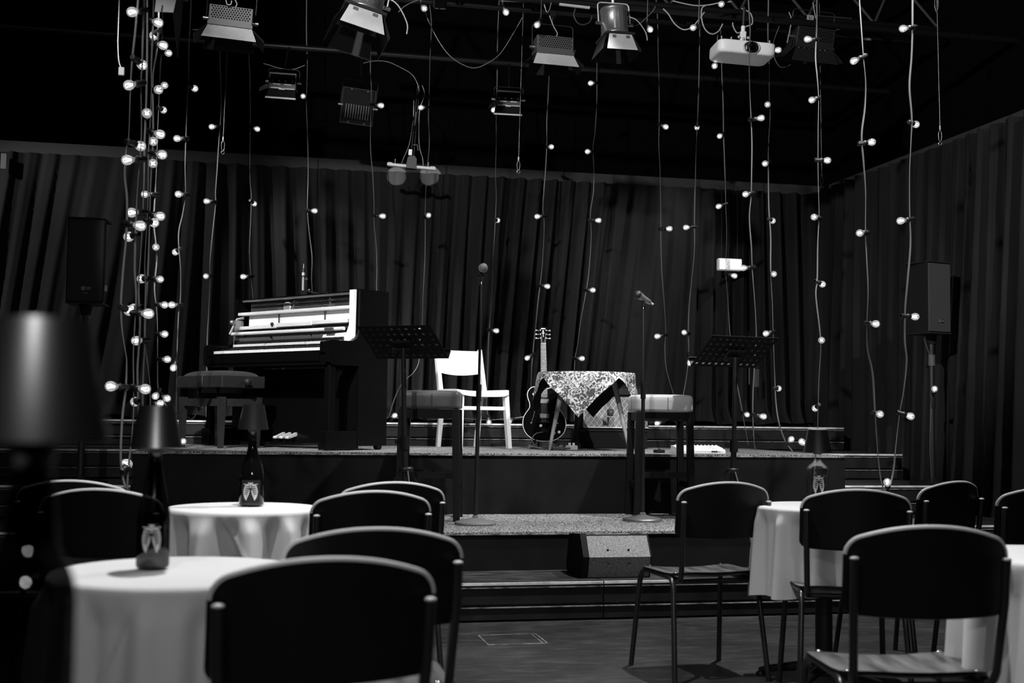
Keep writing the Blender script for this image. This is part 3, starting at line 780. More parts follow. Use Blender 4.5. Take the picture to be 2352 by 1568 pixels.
# ------------------------------------------------------------------ loudspeakers on poles
def speaker(px0, px1, py0, py1, Y, rz, label, lab2, zbase, cable=False):
    a = ony((px0 + px1) / 2, py0, Y); b = ony((px0 + px1) / 2, py1, Y); h = a.z - b.z; w = .235; d = .25
    t = thing('loudspeaker', label, 'loudspeaker', (a.x, Y + .02, b.z), rz)
    MB().prism([(-w / 2, 0), (w / 2, 0), (w / 2 * .7, d), (-w / 2 * .7, d)], 'z', .006, h - .006).obj('cabinet', K['blackm'], t)
    MB().box((0, -.004, h / 2), (w - .012, .012, h - .03), b=.004).obj('grille', K['mesh'], t)
    for z in (.004, h - .004): MB().box((0, d / 2 - .006, z), (w + .004, d + .012, .008), b=.002).obj('end_plate', K['darkalu'], t)
    MB().box((0, -.0045, h - .002), (w + .004, .003, .004)).box((0, -.0075, .004), (w + .004, .003, .003)).obj('plate_edge', K['alu'], t)
    m = MB().box((.01, -.0115, .098), (.062, .004, .030)); m.obj('badge', K['black'], t)
    MB().box((-.006, -.0145, .098), (.026, .003, .026)).box((.028, -.0145, .104), (.026, .003, .007)).box((.028, -.0145, .094), (.026, .003, .007)).box((.008, -.0118, .068), (.034, .003, .004)).obj('badge_mark', K['alu'], t)
    s = thing('speaker_stand', lab2, 'stand', (a.x, Y + .13, zbase))
    H = b.z - zbase
    MB().cyl((0, 0, .02), (0, 0, H * .55), .0235, seg=16).obj('lower_pole', K['black'], s)
    MB().cyl((0, 0, H * .5), (0, 0, H), .0215, seg=16).obj('upper_pole', K['black'], s)
    MB().cyl((0, 0, H * .55 - .05), (0, 0, H * .55 + .03), .029, seg=16).obj('collar', K['blackm'], s)
    MB().cyl((0, 0, H - .07), (0, 0, H), .03, .045, 16).obj('top_plate', K['blackm'], s)
    MB().lathe([(.17, 0), (.17, .014), (.03, .024), (.022, .06)], 32).obj('base', K['blackm'], s)
    MB().cyl((0, -.002, H - .24), (0, -.002, H - .155), .0265, seg=16).obj('sticker', K['tape'], s)
    return t, s
speaker(158, 240, 498, 696, 8.48, math.radians(-4), 'tall black loudspeaker on a pole at the left of the stage', 'black pole under the left loudspeaker', .6225)
speaker(2126, 2192, 600, 766, 8.48, math.radians(14), 'tall black loudspeaker on a pole before the right side curtain', 'black pole under the right loudspeaker', .6225)
# ------------------------------------------------------------------ upright piano, front panels off
PR = math.radians(-52.6)
t = thing('upright_piano', 'black upright piano with open front showing its white action and keys', 'piano', (.165, 9.30, ST), PR)
PW, PH, D0, D1 = .725, 1.155, .285, .57
G = K['gloss']
def sidepoly():
    pts = [(D1, .03), (D1, PH), (D0, PH)]
    pts += [(D0, .86)] + [(D0 - .09 * (1 - math.cos(a)) , .86 - .085 * math.sin(a)) for a in [PI / 2 * i / 6 for i in range(1, 7)]]
    pts += [(.02, .775), (.0, .765), (0, .62), (.05, .60), (D0, .60), (D0, .03)]
    return pts
for s in (-1, 1):
    MB().prism(sidepoly(), 'x', s * PW, s * (PW - .04)).obj('side_panel', G, t)
    MB().box((s * (PW - .045), .055, .33), (.06, .06, .56), b=.006).obj('leg', G, t)
    m = MB().prism([(.085, .60), (.20, .60), (.13, .52), (.095, .35), (.085, .14)], 'x', s * (PW - .06), s * (PW - .03)); m.obj('leg_bracket', G, t)
    MB().box((s * (PW - .05), .15, .07), (.09, .31, .13), b=.006).obj('toe_block', G, t)
    MB().cyl((s * (PW - .03) - .02, .03, .024), (s * (PW - .03) + .02, .03, .024), .024, seg=14).obj('caster', K['darkalu'], t)
    MB().cyl((s * (PW - .06) - .02, D1 - .03, .024), (s * (PW - .06) + .02, D1 - .03, .024), .024, seg=14).obj('caster', K['darkalu'], t)
MB().box((0, D1 - .01, .60), (2 * PW - .08, .02, 1.1)).obj('back_panel', K['blackm'], t)
MB().box((0, (D0 + D1) / 2 + .03, PH - .012), (2 * PW - .075, D1 - D0 - .06, .024)).obj('lid', G, t)
MB().box((0, D0 + .01, .36), (2 * PW - .08, .022, .46)).obj('lower_panel', G, t)
MB().box((0, D0 + .0, .09), (2 * PW - .08, .03, .10)).obj('toe_rail', G, t)
MB().box((0, .15, .635), (2 * PW - .08, .29, .07)).obj('keybed', G, t)
MB().box((0, .005, .665), (2 * PW - .19, .02, .075)).obj('key_slip', G, t)
for s in (-1, 1):
    MB().box((s * (PW - .075), .09, .725), (.07, .17, .085), b=.008).obj('key_block', G, t)
for k, x in enumerate((-.07, 0, .07)):
    m = MB().prism([(.30, .10), (.27, .115), (.19, .085), (.175, .07), (.19, .068), (.27, .09)], 'x', x - .014, x + .014)
    m.lathe([(.018, 0), (.02, .006), (.012, .012)], 14, 0, TR(x, .19, .075)); m.obj('pedal', K['brass'], t)
# keyboard: every key is a sub-part
kb = MB().box((0, .11, .685), (1.235, .16, .02)).obj('keyboard', K['black'], t)
wk = MB().box((0, 0, 0), (.0225, .15, .024), b=.0015).mesh('white_key', K['ivory'])
bk = MB().prism([(-.0, 0), (.095, 0), (.095, .013), (.008, .013)], 'y', 0, 0).mesh('black_key', K['black']) if False else MB().box((0, .05, .007), (.0105, .095, .016), b=.002).mesh('black_key', K['black'])
for i in range(52):
    inst(wk, 'white_key', kb, TR(-.6126 + (i + .5) * 1.2252 / 52, .085, .712))
pat = [0, 1, 1, 0, 1, 1, 1]      # after which white keys (A0 first) a sharp follows
n = 0
for i in range(51):
    if 'ABCDEFG'[i % 7] in 'ACDFG': inst(bk, 'black_key', kb, TR(-.6126 + (i + 1) * 1.2252 / 52, .065, .725))
W = 1.30
x0, x1 = -.655, .60
def rail(name, z0, z1, y, d, m, xa=x0, xb=x1, par=None):
    return MB().box(((xa + xb) / 2, y, (z0 + z1) / 2), (xb - xa, d, z1 - z0), b=.004).obj(name, m, par or t)
# iron plate with pins and crest
pl_ = MB().box((0, D0 + .11, .94), (W, .02, .40)).obj('iron_plate', K['iron'], t)
m = MB(); r = random.Random(1)
for sec, (xa, xb) in enumerate(((-.63, -.30), (-.10, .30), (.36, .61))):
    nn = int((xb - xa) / .0155)
    for i in range(nn):
        for j in range(3 if sec != 1 else 4):
            x = xa + (i + .5 * (j % 2)) * .0155; z = 1.112 - .020 * j - (.010 * math.sin(i * .3) if sec == 1 else 0)
            m.box((x, D0 + .094, z), (.005, .018, .005))
m.obj('tuning_pins', K['steel'], t, kind='stuff')
m = MB().lathe([(.042, 0), (.042, .006), (.036, .008)], 28, 0, TR(-.2, D0 + .10, 1.075) @ RX(PI / 2))
m.tube([(-.2 + .026 * math.cos(a), D0 + .091, 1.075 + .026 * math.sin(a)) for a in [i * PI / 8 for i in range(17)]], .003, 6, 1)
m.tube([(-.2 + .012 * math.cos(a) * (1 + .4 * math.sin(3 * a)), D0 + .091, 1.075 + .012 * math.sin(a)) for a in [i * PI / 8 for i in range(17)]], .003, 6, 1)
m.obj('crest', [K['flap'], K['iron']], t)
rail('plate_rim', 1.125, 1.14, D0 + .03, .02, K['alu'], -.66, .63)
MB().box((.30, D0 + .095, 1.075), (.012, .02, .12)).box((-.12, D0 + .095, 1.07), (.012, .02, .11), 0, RY(.25)).obj('plate_rib', K['alu'], t)
rail('pressure_rail', 1.018, 1.042, D0 + .02, .05, K['palewood'], -.68, .62)
rail('muffler_strip', .935, 1.016, D0 + .05, .015, K['felt'], -.60, .62)
for x in (-.22, .31): MB().box((x, D0 + .035, .985), (.006, .012, .07)).obj('strip_hook', K['iron'], t)
rail('hammer_rail', .905, .932, D0 + .015, .05, K['palewood'], -.67, -.20); rail('hammer_rail', .91, .94, D0 + .01, .055, K['palewood'], -.19, .22); rail('hammer_rail', .915, .945, D0 + .005, .06, K['palewood'], .23, .62)
def teeth(name, z0, z1, y, m1, nn=84, xa=-.64, xb=.60, w=.55, slant=0):
    m = MB(); st = (xb - xa) / nn
    for i in range(nn):
        if i in (26, 27, 58): continue
        m.box((xa + (i + .5) * st, y, (z0 + z1) / 2), (st * w, .03, z1 - z0), 0, RX(slant))
    return m.obj(name, m1, t, kind='stuff')
teeth('hammer_heads', .885, .908, D0 + .03, K['greyfelt'])
MB().cyl((-.70, D0 - .045, .872), (.61, D0 - .045, .872), .0135, seg=12).obj('action_bar', K['palewood'], t)
MB().box((.47, D0 - .062, .868), (.085, .02, .026)).obj('bar_tag', K['iron'], t)
teeth('wippens', .815, .85, D0 - .005, K['greyfelt'], w=.7, slant=.3)
rail('action_painted_shade', .80, .885, D0 + .055, .01, K['blackm'], -.66, .62)  # added black backing, shade between the action parts put into its colour
teeth('backchecks', .785, .812, D0 - .03, K['black'], w=.5)
rail('capstan_rail', .758, .768, D0 - .04, .03, K['black'], -.66, .62)
teeth('capstans', .768, .786, D0 - .06, K['felt'], w=.6)
rail('fall_strip', .738, .757, .168, .012, K['black'], -.62, .61)
# pale raw-wood edge where the front panel was lifted off
MB().prism([(.645, 1.15), (.70, 1.15), (.695, .80), (.66, .772), (.33, .772), (.37, .835), (.62, .845), (.645, .90)], 'y', D0 - .03, D0 - .012).obj('side_board', K['whitewood'], t)
# action bracket at the far side
m = MB().box((-.655, D0 - .01, .90), (.015, .08, .16)); m.tube([(-.70, D0 - .06, .87), (-.665, D0 - .02, .99), (-.62, D0 + .01, 1.0)], .012, 8); m.box((-.665, D0 - .04, .945), (.05, .02, .014)); m.ball((-.69, D0 - .05, .965), .02, 10)
m.cyl((-.66, D0 - .05, .72), (-.66, D0 - .05, .86), .005)
m.obj('action_bracket', K['alu'], t)
MB().ball((-.235, D0 - .02, .937), .014, 10).obj('knob', K['black'], t)

# ------------------------------------------------------------------ piano bench
q = ony(506, 1028, 9.12)
BR = math.radians(-56)
bl, bw = .60, .37
corner = RZ(BR) @ Vector((bl / 2, -bw / 2, 0))
# nearest corner of the bench stands at q
t = thing('piano_bench', 'dark wooden piano bench with padded velvet top and round side knob', 'bench', (q.x - corner.x, 9.12 - corner.y, ST), BR)
Bh = .525
MB().box((0, 0, Bh - .045), (bl, bw, .088), b=.004).obj('seat_box', K['benchwood'], t)
def pad(u, v):
    a = 2 * PI * u; c, s = math.cos(a), math.sin(a); k = (abs(c) ** 6 + abs(s) ** 6) ** (-1 / 6)
    return (c * k * (bl / 2 - .008) * max(v, 1e-3), s * k * (bw / 2 - .008) * max(v, 1e-3), Bh - .002 + .042 * (1 - v ** 4) ** .7)
MB().grid(pad, 48, 12, 0, True, True).obj('cushion', K['velvet'], t)
MB().tube([(.05, -bw / 2 + .06, Bh + .03), (.05, -bw / 2 - .003, Bh - .005), (.055, -bw / 2 - .006, Bh - .08)], .005, 6, flat=.5).obj('strap', K['cable'], t)
for sx in (-1, 1):
    MB().cyl((sx * bl / 2, 0, Bh - .045), (sx * (bl / 2 + .03), 0, Bh - .045), .008).ball((sx * (bl / 2 + .045), 0, Bh - .045), .029, 16).obj('knob', K['benchwood'], t)
    for sy in (-1, 1):
        X, Y = sx * (bl / 2 - .045), sy * (bw / 2 - .03)
        vs = []
        for z, w in ((0, .016), (.37, .024)): 
            vs += [(X - w, Y - w, z), (X + w, Y - w, z), (X + w, Y + w, z), (X - w, Y + w, z)]
        MB().add(vs, [(3, 2, 1, 0), (4, 5, 6, 7), (0, 1, 5, 4), (1, 2, 6, 5), (2, 3, 7, 6), (3, 0, 4, 7)]).obj('leg', K['benchwood'], t)
    MB().box((sx * (bl / 2 - .045), 0, .33), (.022, bw - .1, .055)).obj('rail', K['benchwood'], t)
    MB().box((0, sx * (bw / 2 - .03), .33), (bl - .13, .022, .055)).obj('rail', K['benchwood'], t)
m = MB()
for sx in (-1, 1): m.box((sx * .12, 0, .40), (.02, .2, .11), 0, RY(.5 * sx)); m.box((sx * .12, .0, .40), (.02, .2, .11), 0, RY(-.5 * sx))
m.obj('lift_scissors', K['darkalu'], t)

# ------------------------------------------------------------------ pale wooden chair on the stage
fm = onz(1113, 1029, ST); fm = ony(1113, 1029, 9.62)
t = thing('wooden_chair', 'white wooden chair standing alone on the stage carpet beside the piano', 'chair', (fm.x, 9.62, ST), math.radians(17))
WWD = K['whitewood']
for sx in (-1, 1):
    X = sx * .20
    MB().add([(X - .016 + sx * .02, -.02, 0), (X + .016 + sx * .02, -.02, 0), (X + .016 + sx * .02, .02, 0), (X - .016 + sx * .02, .02, 0), (X - .019, .01, .43), (X + .019, .01, .43), (X + .019, .055, .43), (X - .019, .055, .43)],
             [(3, 2, 1, 0), (4, 5, 6, 7), (0, 1, 5, 4), (1, 2, 6, 5), (2, 3, 7, 6), (3, 0, 4, 7)]).obj('leg', WWD, t)
    Xb = sx * .175
    MB().prism([(.46, 0), (.49, 0), (.425, .42), (.385, .42)], 'x', Xb - .017, Xb + .017).obj('leg', WWD, t)
    MB().prism([(.36, .40), (.415, .40), (.47, .66), (.505, .80), (.475, .805), (.435, .66)], 'x', sx * .20 - .016, sx * .20 + .016).obj('back_post', WWD, t)
def wseat(u, v):
    a = 2 * PI * u; c, s = math.cos(a), math.sin(a); k = (abs(c) ** 8 + abs(s) ** 8) ** (-1 / 8)
    x, y = c * k, s * k
    return x, y
m = MB()
def st_(u, v, dz):
    x, y = wseat(u, v); v = max(v, 1e-3)
    X, Y = x * .235 * v, .20 + y * .215 * v
    z = .452 + .014 * (abs(X) / .235) ** 2.5 - .02 * max(0, (-Y + .06) / .075) ** 2 + dz
    return (X, Y, z)
m.grid(lambda u, v: st_(u, v, 0), 48, 8, 0, True, True); m.grid(lambda u, v: st_(u, 1 - v, -.026), 48, 8, 0, True, True); m.grid(lambda u, v: st_(u, 1, -.026 * v), 48, 1, 0, False, True)
m.obj('seat', WWD, t)
MB().box((0, .03, .315), (.40, .022, .03), b=.003).obj('stretcher', WWD, t)
MB().box((0, .41, .315), (.35, .02, .03), b=.003).obj('stretcher', WWD, t)
nx = 18
def bk_(i, j, o):
    u = i / nx * 2 - 1; z = .585 + .022 * u * u + (.205 - .022 * u * u) * j / 4
    y = .43 + (z - .585) * .22 + .028 * (1 - u * u) + o
    return (u * .2, y, z)
vs = [bk_(i, j, o) for o in (-.008, .008) for j in range(5) for i in range(nx + 1)]; w = nx + 1; N = 5 * w
fs = [(j * w + i, j * w + i + 1, (j + 1) * w + i + 1, (j + 1) * w + i) for j in range(4) for i in range(nx)]
fs += [tuple(N + k for k in f[::-1]) for f in fs]
fs += [(i, N + i, N + i + 1, i + 1) for i in range(nx)] + [(4 * w + i, 4 * w + i + 1, N + 4 * w + i + 1, N + 4 * w + i) for i in range(nx)]
MB().add(vs, fs, 0, False).obj('backrest', WWD, t)

# ------------------------------------------------------------------ side table with patterned cloth
tc = ony(1347, 857, 9.25)
R_ = .372; TH = tc.z - ST
t = thing('side_table', 'small round side table with tapered splayed legs under the floral cloth', 'table', (tc.x, 9.25, ST), 0)
MB().lathe([(R_ - .01, TH - .03), (R_ - .002, TH - .026), (R_ - .002, TH - .008), (R_ - .008, TH - .005)], 40).obj('tabletop', K['legwood'], t)
for (fx, fz, dk) in ((1246, 1033, 0), (1433, 1037, 0), (1336, 1030, 1), (1330, 1020, 1)):
    pass
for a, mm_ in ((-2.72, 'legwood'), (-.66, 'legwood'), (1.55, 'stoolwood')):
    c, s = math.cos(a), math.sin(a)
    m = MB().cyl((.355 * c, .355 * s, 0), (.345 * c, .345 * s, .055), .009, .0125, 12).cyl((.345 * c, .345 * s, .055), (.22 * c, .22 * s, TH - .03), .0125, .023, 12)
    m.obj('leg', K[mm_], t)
def floral():
    m = bpy.data.materials.new('floral_cloth'); m.use_nodes = True; nt = m.node_tree; b = nt.nodes['Principled BSDF']
    L = nt.links.new; N = nt.nodes.new
    tc_ = N('ShaderNodeTexCoord'); nz = N('ShaderNodeTexNoise'); nz.inputs['Scale'].default_value = 16; nz.inputs['Detail'].default_value = 4
    ad = N('ShaderNodeMixRGB'); ad.blend_type = 'ADD'; ad.inputs[0].default_value = .16
    L(tc_.outputs['Object'], nz.inputs['Vector']); L(tc_.outputs['Object'], ad.inputs[1]); L(nz.outputs['Color'], ad.inputs[2])
    v = N('ShaderNodeTexVoronoi'); v.inputs['Scale'].default_value = 11; L(ad.outputs[0], v.inputs['Vector'])
    w = N('ShaderNodeMath'); w.operation = 'SINE'; mu = N('ShaderNodeMath'); mu.operation = 'MULTIPLY'; mu.inputs[1].default_value = 24
    L(v.outputs['Distance'], mu.inputs[0]); L(mu.outputs[0], w.inputs[0])
    v2 = N('ShaderNodeTexVoronoi'); v2.inputs['Scale'].default_value = 42; L(ad.outputs[0], v2.inputs['Vector'])
    a2 = N('ShaderNodeMath'); a2.operation = 'MULTIPLY_ADD'; a2.inputs[1].default_value = -1.3; L(v2.outputs['Distance'], a2.inputs[0]); L(w.outputs[0], a2.inputs[2])
    n2 = N('ShaderNodeTexNoise'); n2.inputs['Scale'].default_value = 7; n2.inputs['Detail'].default_value = 3; L(tc_.outputs['Object'], n2.inputs['Vector'])
    a3 = N('ShaderNodeMath'); a3.operation = 'MULTIPLY_ADD'; a3.inputs[1].default_value = 3.2; L(n2.outputs['Fac'], a3.inputs[0]); L(a2.outputs[0], a3.inputs[2])
    r = N('ShaderNodeValToRGB'); r.color_ramp.elements[0].position = .30; r.color_ramp.elements[1].position = .8
    mp = N('ShaderNodeMapRange'); mp.inputs['From Min'].default_value = -.6; mp.inputs['From Max'].default_value = 2.6; L(a3.outputs[0], mp.inputs[0])
    r.color_ramp.elements[0].color = (.045, .045, .045, 1); r.color_ramp.elements[1].color = (.5, .5, .5, 1)
    L(mp.outputs[0], r.inputs[0]); L(r.outputs[0], b.inputs['Base Color']); b.inputs['Roughness'].default_value = .85
    b.inputs['Specular IOR Level'].default_value = .2
    return m
half = .478; rot = math.radians(-24)
def cl(u, v, o=0):
    a = 2 * PI * u                                        # a=0 points at the viewer
    b = (a + PI / 4) % (PI / 2) - PI / 4                  # angle from the nearest corner axis -> distance of the square's border
    fr = 1 - abs(b) / (PI / 4)
    rc = R_ + .055 + .30 * fr ** 1.1
    d = rc * v
    ar = a + rot
    if d <= R_: rad = max(d, 1e-4); z = TH + .003
    else:
        e = d - R_; k = min(1, e / .02)
        rad = R_ + k * (.006 + e * (.42 * (1 - fr) ** 2 + .05) + .035 * min(1, e / .15) * math.sin(9 * a + 1.3) * fr * (1 - fr) * 2)
        z = TH + .003 - e * (.97 - .12 * (1 - fr))
    rad -= o
    return (rad * math.sin(ar), -rad * math.cos(ar), z - (o if d <= R_ else 0))
m = MB().grid(lambda u, v: cl(u, v), 160, 40, 0, True, True); m.grid(lambda u, v: cl(u, 1 - v, .003), 160, 40, 1, True, True); m.grid(lambda u, v: cl(u, 1, .003 * v), 160, 1, 1, False, True)
c = m.obj('floral_tablecloth', [floral(), K['blackm']]); c.location = (tc.x, 9.25, ST)
tag(c, 'floral patterned cloth draped with pointed corners over the small side table', 'tablecloth')

# ------------------------------------------------------------------ guitar on a stand
gp = ony(1250, 1018, 9.72)
t = thing('electric_guitar', 'black hollow-body guitar with white binding standing upright left of the floral cloth', 'guitar', (gp.x, 9.72, ST + .055), math.radians(-4))
GT = RX(math.radians(-9))
S = .98
half_o = [(0, 0), (.05, .003), (.10, .020), (.145, .055), (.170, .10), (.176, .15), (.168, .195), (.147, .232), (.125, .262), (.117, .285), (.120, .312), (.131, .345), (.136, .375), (.130, .405), (.108, .432), (.075, .443), (.04, .432), (.022, .425), (0, .424)]
sp = smooth([(x, 0, z) for x, z in half_o], 4)
outl = [(p.x, p.z) for p in sp] + [(-p.x, p.z) for p in reversed(sp[1:-1])]
m = MB(M=GT).prism(outl, 'y', -.022, .022); m.obj('body', G, t)
pts = [(x, -.0225, z) for x, z in outl]; pts.append(pts[0])
MB(M=GT).tube(pts, .0034, 6, caps=False).obj('binding', K['bindw'], t)
bd = t
m = MB(M=GT)
for s in (-1, 1):
    m.tube([(s * .105, -.0235, .15), (s * .098, -.0235, .175), (s * .088, -.0235, .205), (s * .080, -.0235, .235)], [.004, .0065, .0065, .004], 6, flat=.35)
    m.ball((s * .107, -.0235, .148), .008, 8, sq=(1, .3, 1)); m.ball((s * .078, -.0235, .237), .006, 8, sq=(1, .3, 1))
m.obj('f_hole', K['greyprint'], t)
m = MB(M=GT); m.box((0, -.030, .205), (.075, .012, .034), b=.002); m.box((0, -.030, .325), (.075, .012, .034), b=.002); m.obj('pickup', K['alu'], t)
MB(M=GT).box((0, -.030, .155), (.085, .012, .012)).box((0, -.028, .085), (.05, .008, .03)).obj('bridge', K['chrome'], t)
for x, z in ((.085, .125), (.118, .075), (-.03, .125), (.075, .065)): MB(M=GT).lathe([(.012, 0), (.0115, .012), (.008, .014)], 14, 0, TR(x, -.022, z) @ RX(PI / 2)).obj('control_knob', K['bindw'], t)
MB(M=GT).cyl((-.085, -.022, .38), (-.085, -.036, .38), .009, .011, 12).obj('toggle_switch', K['bindw'], t)
MB(M=GT).prism([(-.027, .36), (.027, .36), (.0215, .80), (-.0215, .80)], 'y', -.034, -.012).obj('neck', K['fret'], t)
m = MB(M=GT)
for k in range(1, 20):
    z = .80 - .62 * (1 - 2 ** (-k / 12)); w = .0215 + (.80 - z) * .0125; m.box((0, -.0350, z), (2 * w, .002, .0022))
for k in (3, 5, 7, 9): 
    z = .80 - .62 * (1 - 2 ** (-(k - .5) / 12)); m.ball((0, -.0345, z), .0035, 8, sq=(1, .4, 1))
m.box((0, -.035, .802), (.043, .004, .005))
m.obj('fretwork', K['steel'], t)
m = MB(M=GT)
for k in range(6): x = (k - 2.5) * .0066; m.cyl((x * 1.5, -.039, .155), (x, -.037, .802), .0006, seg=5)
for k in range(6): x = (k - 2.5) * .0066; m.cyl((x, -.037, .802), ((-.02 if k < 3 else .02), -.034, .835 + .034 * (2 - abs(k - 2.5) + .5) * .62), .0006, seg=5)
m.obj('strings', K['steel'], t, kind='stuff')
MB(M=GT).prism([(-.0215, .80), (-.034, .86), (-.036, .925), (-.03, .945), (-.012, .938), (0, .946), (.012, .938), (.03, .945), (.036, .925), (.034, .86), (.0215, .80)], 'y', -.030, -.014).obj('headstock', G, t)
MB(M=GT).box((0, -.032, .925), (.036, .003, .008)).box((0, -.032, .880), (.005, .003, .05)).box((0, -.032, .888), (.024, .003, .005)).ball((0, -.032, .905), .007, 8, sq=(1, .3, 1)).obj('headstock_inlay', K['bindw'], t)
for s in (-1, 1):
    for z in (.845, .878, .911):
        MB(M=GT).cyl((s * .024, -.030, z), (s * .024, -.038, z), .0055, seg=10).cyl((s * .034, -.022, z), (s * .052, -.022, z), .003, seg=8).ball((s * .057, -.022, z), .009, 10, sq=(1, .6, .9)).obj('tuner', K['steel'], t)
g = thing('guitar_stand', 'low black tubular stand with rubber feet under the guitar', 'stand', (gp.x, 9.72, ST))
for s in (-1, 1):
    MB().tube([(0, .12, .30), (s * .05, .08, .16), (s * .12, -.06, .018)], .008, 8).obj('leg', K['black'], g)
    MB().ball((s * .125, -.07, .018), .018, 12, sq=(1.3, 1, .9)).obj('foot', K['wedge'], g)
    MB().tube([(s * .05, .07, .15), (s * .07, .05, .06), (s * .085, -.03, .045), (s * .085, -.05, .07)], .007, 8).obj('cradle_arm', K['black'], g)
MB().tube([(0, .12, .30), (0, .20, .012)], .008, 8).obj('leg', K['black'], g)

# ------------------------------------------------------------------ guitar amplifier on a case
a0 = ony(1329, 984, 9.98); a1 = ony(1478, 984, 9.98); aw = a1.x - a0.x
t = thing('equipment_case', 'plain black case under the guitar amplifier behind the side table', 'case', ((a0.x + a1.x) / 2 - .02, 9.84, ST))
MB().box((0, .14, (a0.z - ST) / 2), (aw + .02, .28, a0.z - ST), b=.006).obj('box', K['blackm'], t)
MB().box((0, -.004, a0.z - ST - .012), (aw + .02, .006, .01)).obj('edge_strip', K['darkalu'], t)
t = thing('guitar_amplifier', 'guitar amplifier with diamond patterned grille behind the side table', 'amplifier', ((a0.x + a1.x) / 2, 9.85, a0.z + .001))
MB().prism([(0, 0), (.02, .36), (.2, .36), (.23, 0)], 'x', -aw / 2, aw / 2).obj('cabinet', K['blackm'], t)
GM = TR(0, -.004, 0) @ RX(-math.atan2(.02, .36))
MB(M=GM).box((0, -.002, .14), (aw - .02, .008, .25)).obj('grille', K['wedge'], t)
m = MB(M=GM); gx, gz = aw / 2 - .012, .26
for s in (-1, 1):
    k = -14
    for k in range(-16, 17):
        c0 = k * .048                      # lines x = c0 + s*(z-.14)*.8
        seg = []
        for z in [.018 + i * .002 for i in range(122)]:
            x = c0 + s * (z - .14) * .80
            if abs(x) <= gx: seg.append((x, -.0068, z))
        if len(seg) > 2: m.cyl(seg[0], seg[-1], .0017, seg=4)
m.obj('diamond_lattice', K['bindw'], t)
MB(M=GM).box((0, -.006, .012), (aw - .01, .01, .008)).box((-aw / 2 + .006, -.006, .14), (.008, .01, .26)).obj('piping', K['bindw'], t)
MB().box((0, .006, .31), (aw - .06, .01, .05)).obj('control_panel', K['darkalu'], t)
t = thing('power_adapter', 'small dark box hanging on two wires before the amplifier grille', 'adapter', ony(1402, 947, 9.78))
MB().box((0, 0, 0), (.05, .03, .058), b=.006).obj('body', K['mesh'], t)
MB().lathe([(.010, 0), (.010, .002)], 14, 0, TR(0, -.015, .006) @ RX(PI / 2)).obj('dial', K['alu'], t)
MB().cyl((-.006, 0, .028), (-.008, .085, .16), .002, seg=6).cyl((.006, 0, .028), (.004, .085, .16), .002, seg=6).obj('wire', K['cable'], t)

# ------------------------------------------------------------------ small gear on the carpet
p = ony(1313, 1029, 9.35)
t = thing('effect_pedal', 'small white effect pedal on the carpet under the side table', 'pedal', (p.x, 9.35, ST), .1)
MB().box((0, 0, .018), (.066, .1, .036), b=.004).obj('housing', K['white'], t)
for x in (-.017, .017): MB().cyl((x, .0, .036), (x, .0, .056), .010, seg=12).obj('knob', K['white'], t)
l_ = ony(1561, 1043, 8.62); r_ = ony(1663, 1043, 8.62); w = r_.x - l_.x
t = thing('mixing_console', 'small white mixing console with rows of knobs on the front of the stage carpet', 'mixer', ((l_.x + r_.x) / 2, 8.60, ST), math.radians(-3))
MB().prism([(0, .001), (0, .022), (.012, .03), (.20, .055), (.24, .055), (.24, .001)], 'x', -w / 2, w / 2).obj('housing', K['white'], t)
kn = MB().lathe([(.0065, 0), (.006, .013), (.004, .014)], 10).mesh('knob', K['white'])
for i in range(12):
    for j in range(5):
        inst(kn, 'knob', t, TR(-w / 2 + .016 + i * (w - .032) / 11, .035 + j * .034, .029 + j * .0048 * .9 + .001))
MB().box((.088, -.001, .017), (.045, .002, .010)).obj('name_plate', K['printbg'], t)
MB().box((.088, -.0025, .017), (.03, .001, .0035)).obj('name_plate_mark', K['greyprint'], t)
m = MB()
for x in (.118, .128): m.box((x, -.001, .0155), (.004, .002, .004))
m.obj('marks', K['printbg'], t)

# ------------------------------------------------------------------ condenser microphone over the piano
p = ony(697, 640, 10.28); q = ony(742, 690, 10.30)
s = thing('boom_stand', 'black boom stand rising behind the piano with a short arm', 'microphone stand', (q.x, 10.36, 1.034))
zt = q.z + .03 - 1.034
MB().cyl((0, 0, .02), (0, 0, zt), .011, seg=12).obj('pole', K['black'], s)
MB().lathe([(.06, 0), (.06, .015), (.02, .03)], 24).obj('base', K['blackm'], s)
dx = p.x - q.x
MB().tube([(.03, -.04, zt - .005), (-.01, -.05, zt + .02), (dx + .03, -.06, zt + .045)], .009, 8).obj('boom_arm', K['black'], s)
MB().ball((0, -.03, zt), .028, 12).cyl((.03, -.03, zt), (.06, -.03, zt - .03), .014, seg=10).obj('swivel', K['black'], s)
MB().ball((.035, -.05, zt + .03), .010, 8).ball((dx + .05, -.06, zt + .055), .008, 8).obj('clamp_screw', K['alu'], s)
t = thing('condenser_microphone', 'slim pencil microphone hanging vertically above the open piano', 'microphone', (p.x, 10.29, p.z))
MB().cyl((0, 0, -.095), (0, 0, .015), .0125, seg=14).obj('body', K['alu'], t)
MB().cyl((0, 0, .015), (0, 0, .058), .0128, .011, 14).cyl((0, 0, .058), (0, 0, .09), .0105, .007, 12).obj('connector', K['darkalu'], t)
MB().cyl((0, 0, .028), (0, 0, .052), .0132, seg=14).obj('silver_band', K['flap'], t)
MB().cyl((0, 0, .09), (0, 0, .125), .005, .003, 8).obj('cable_boot', K['palecable'], t)
MB().box((.018, 0, .0), (.03, .012, .02)).obj('clip', K['black'], t)

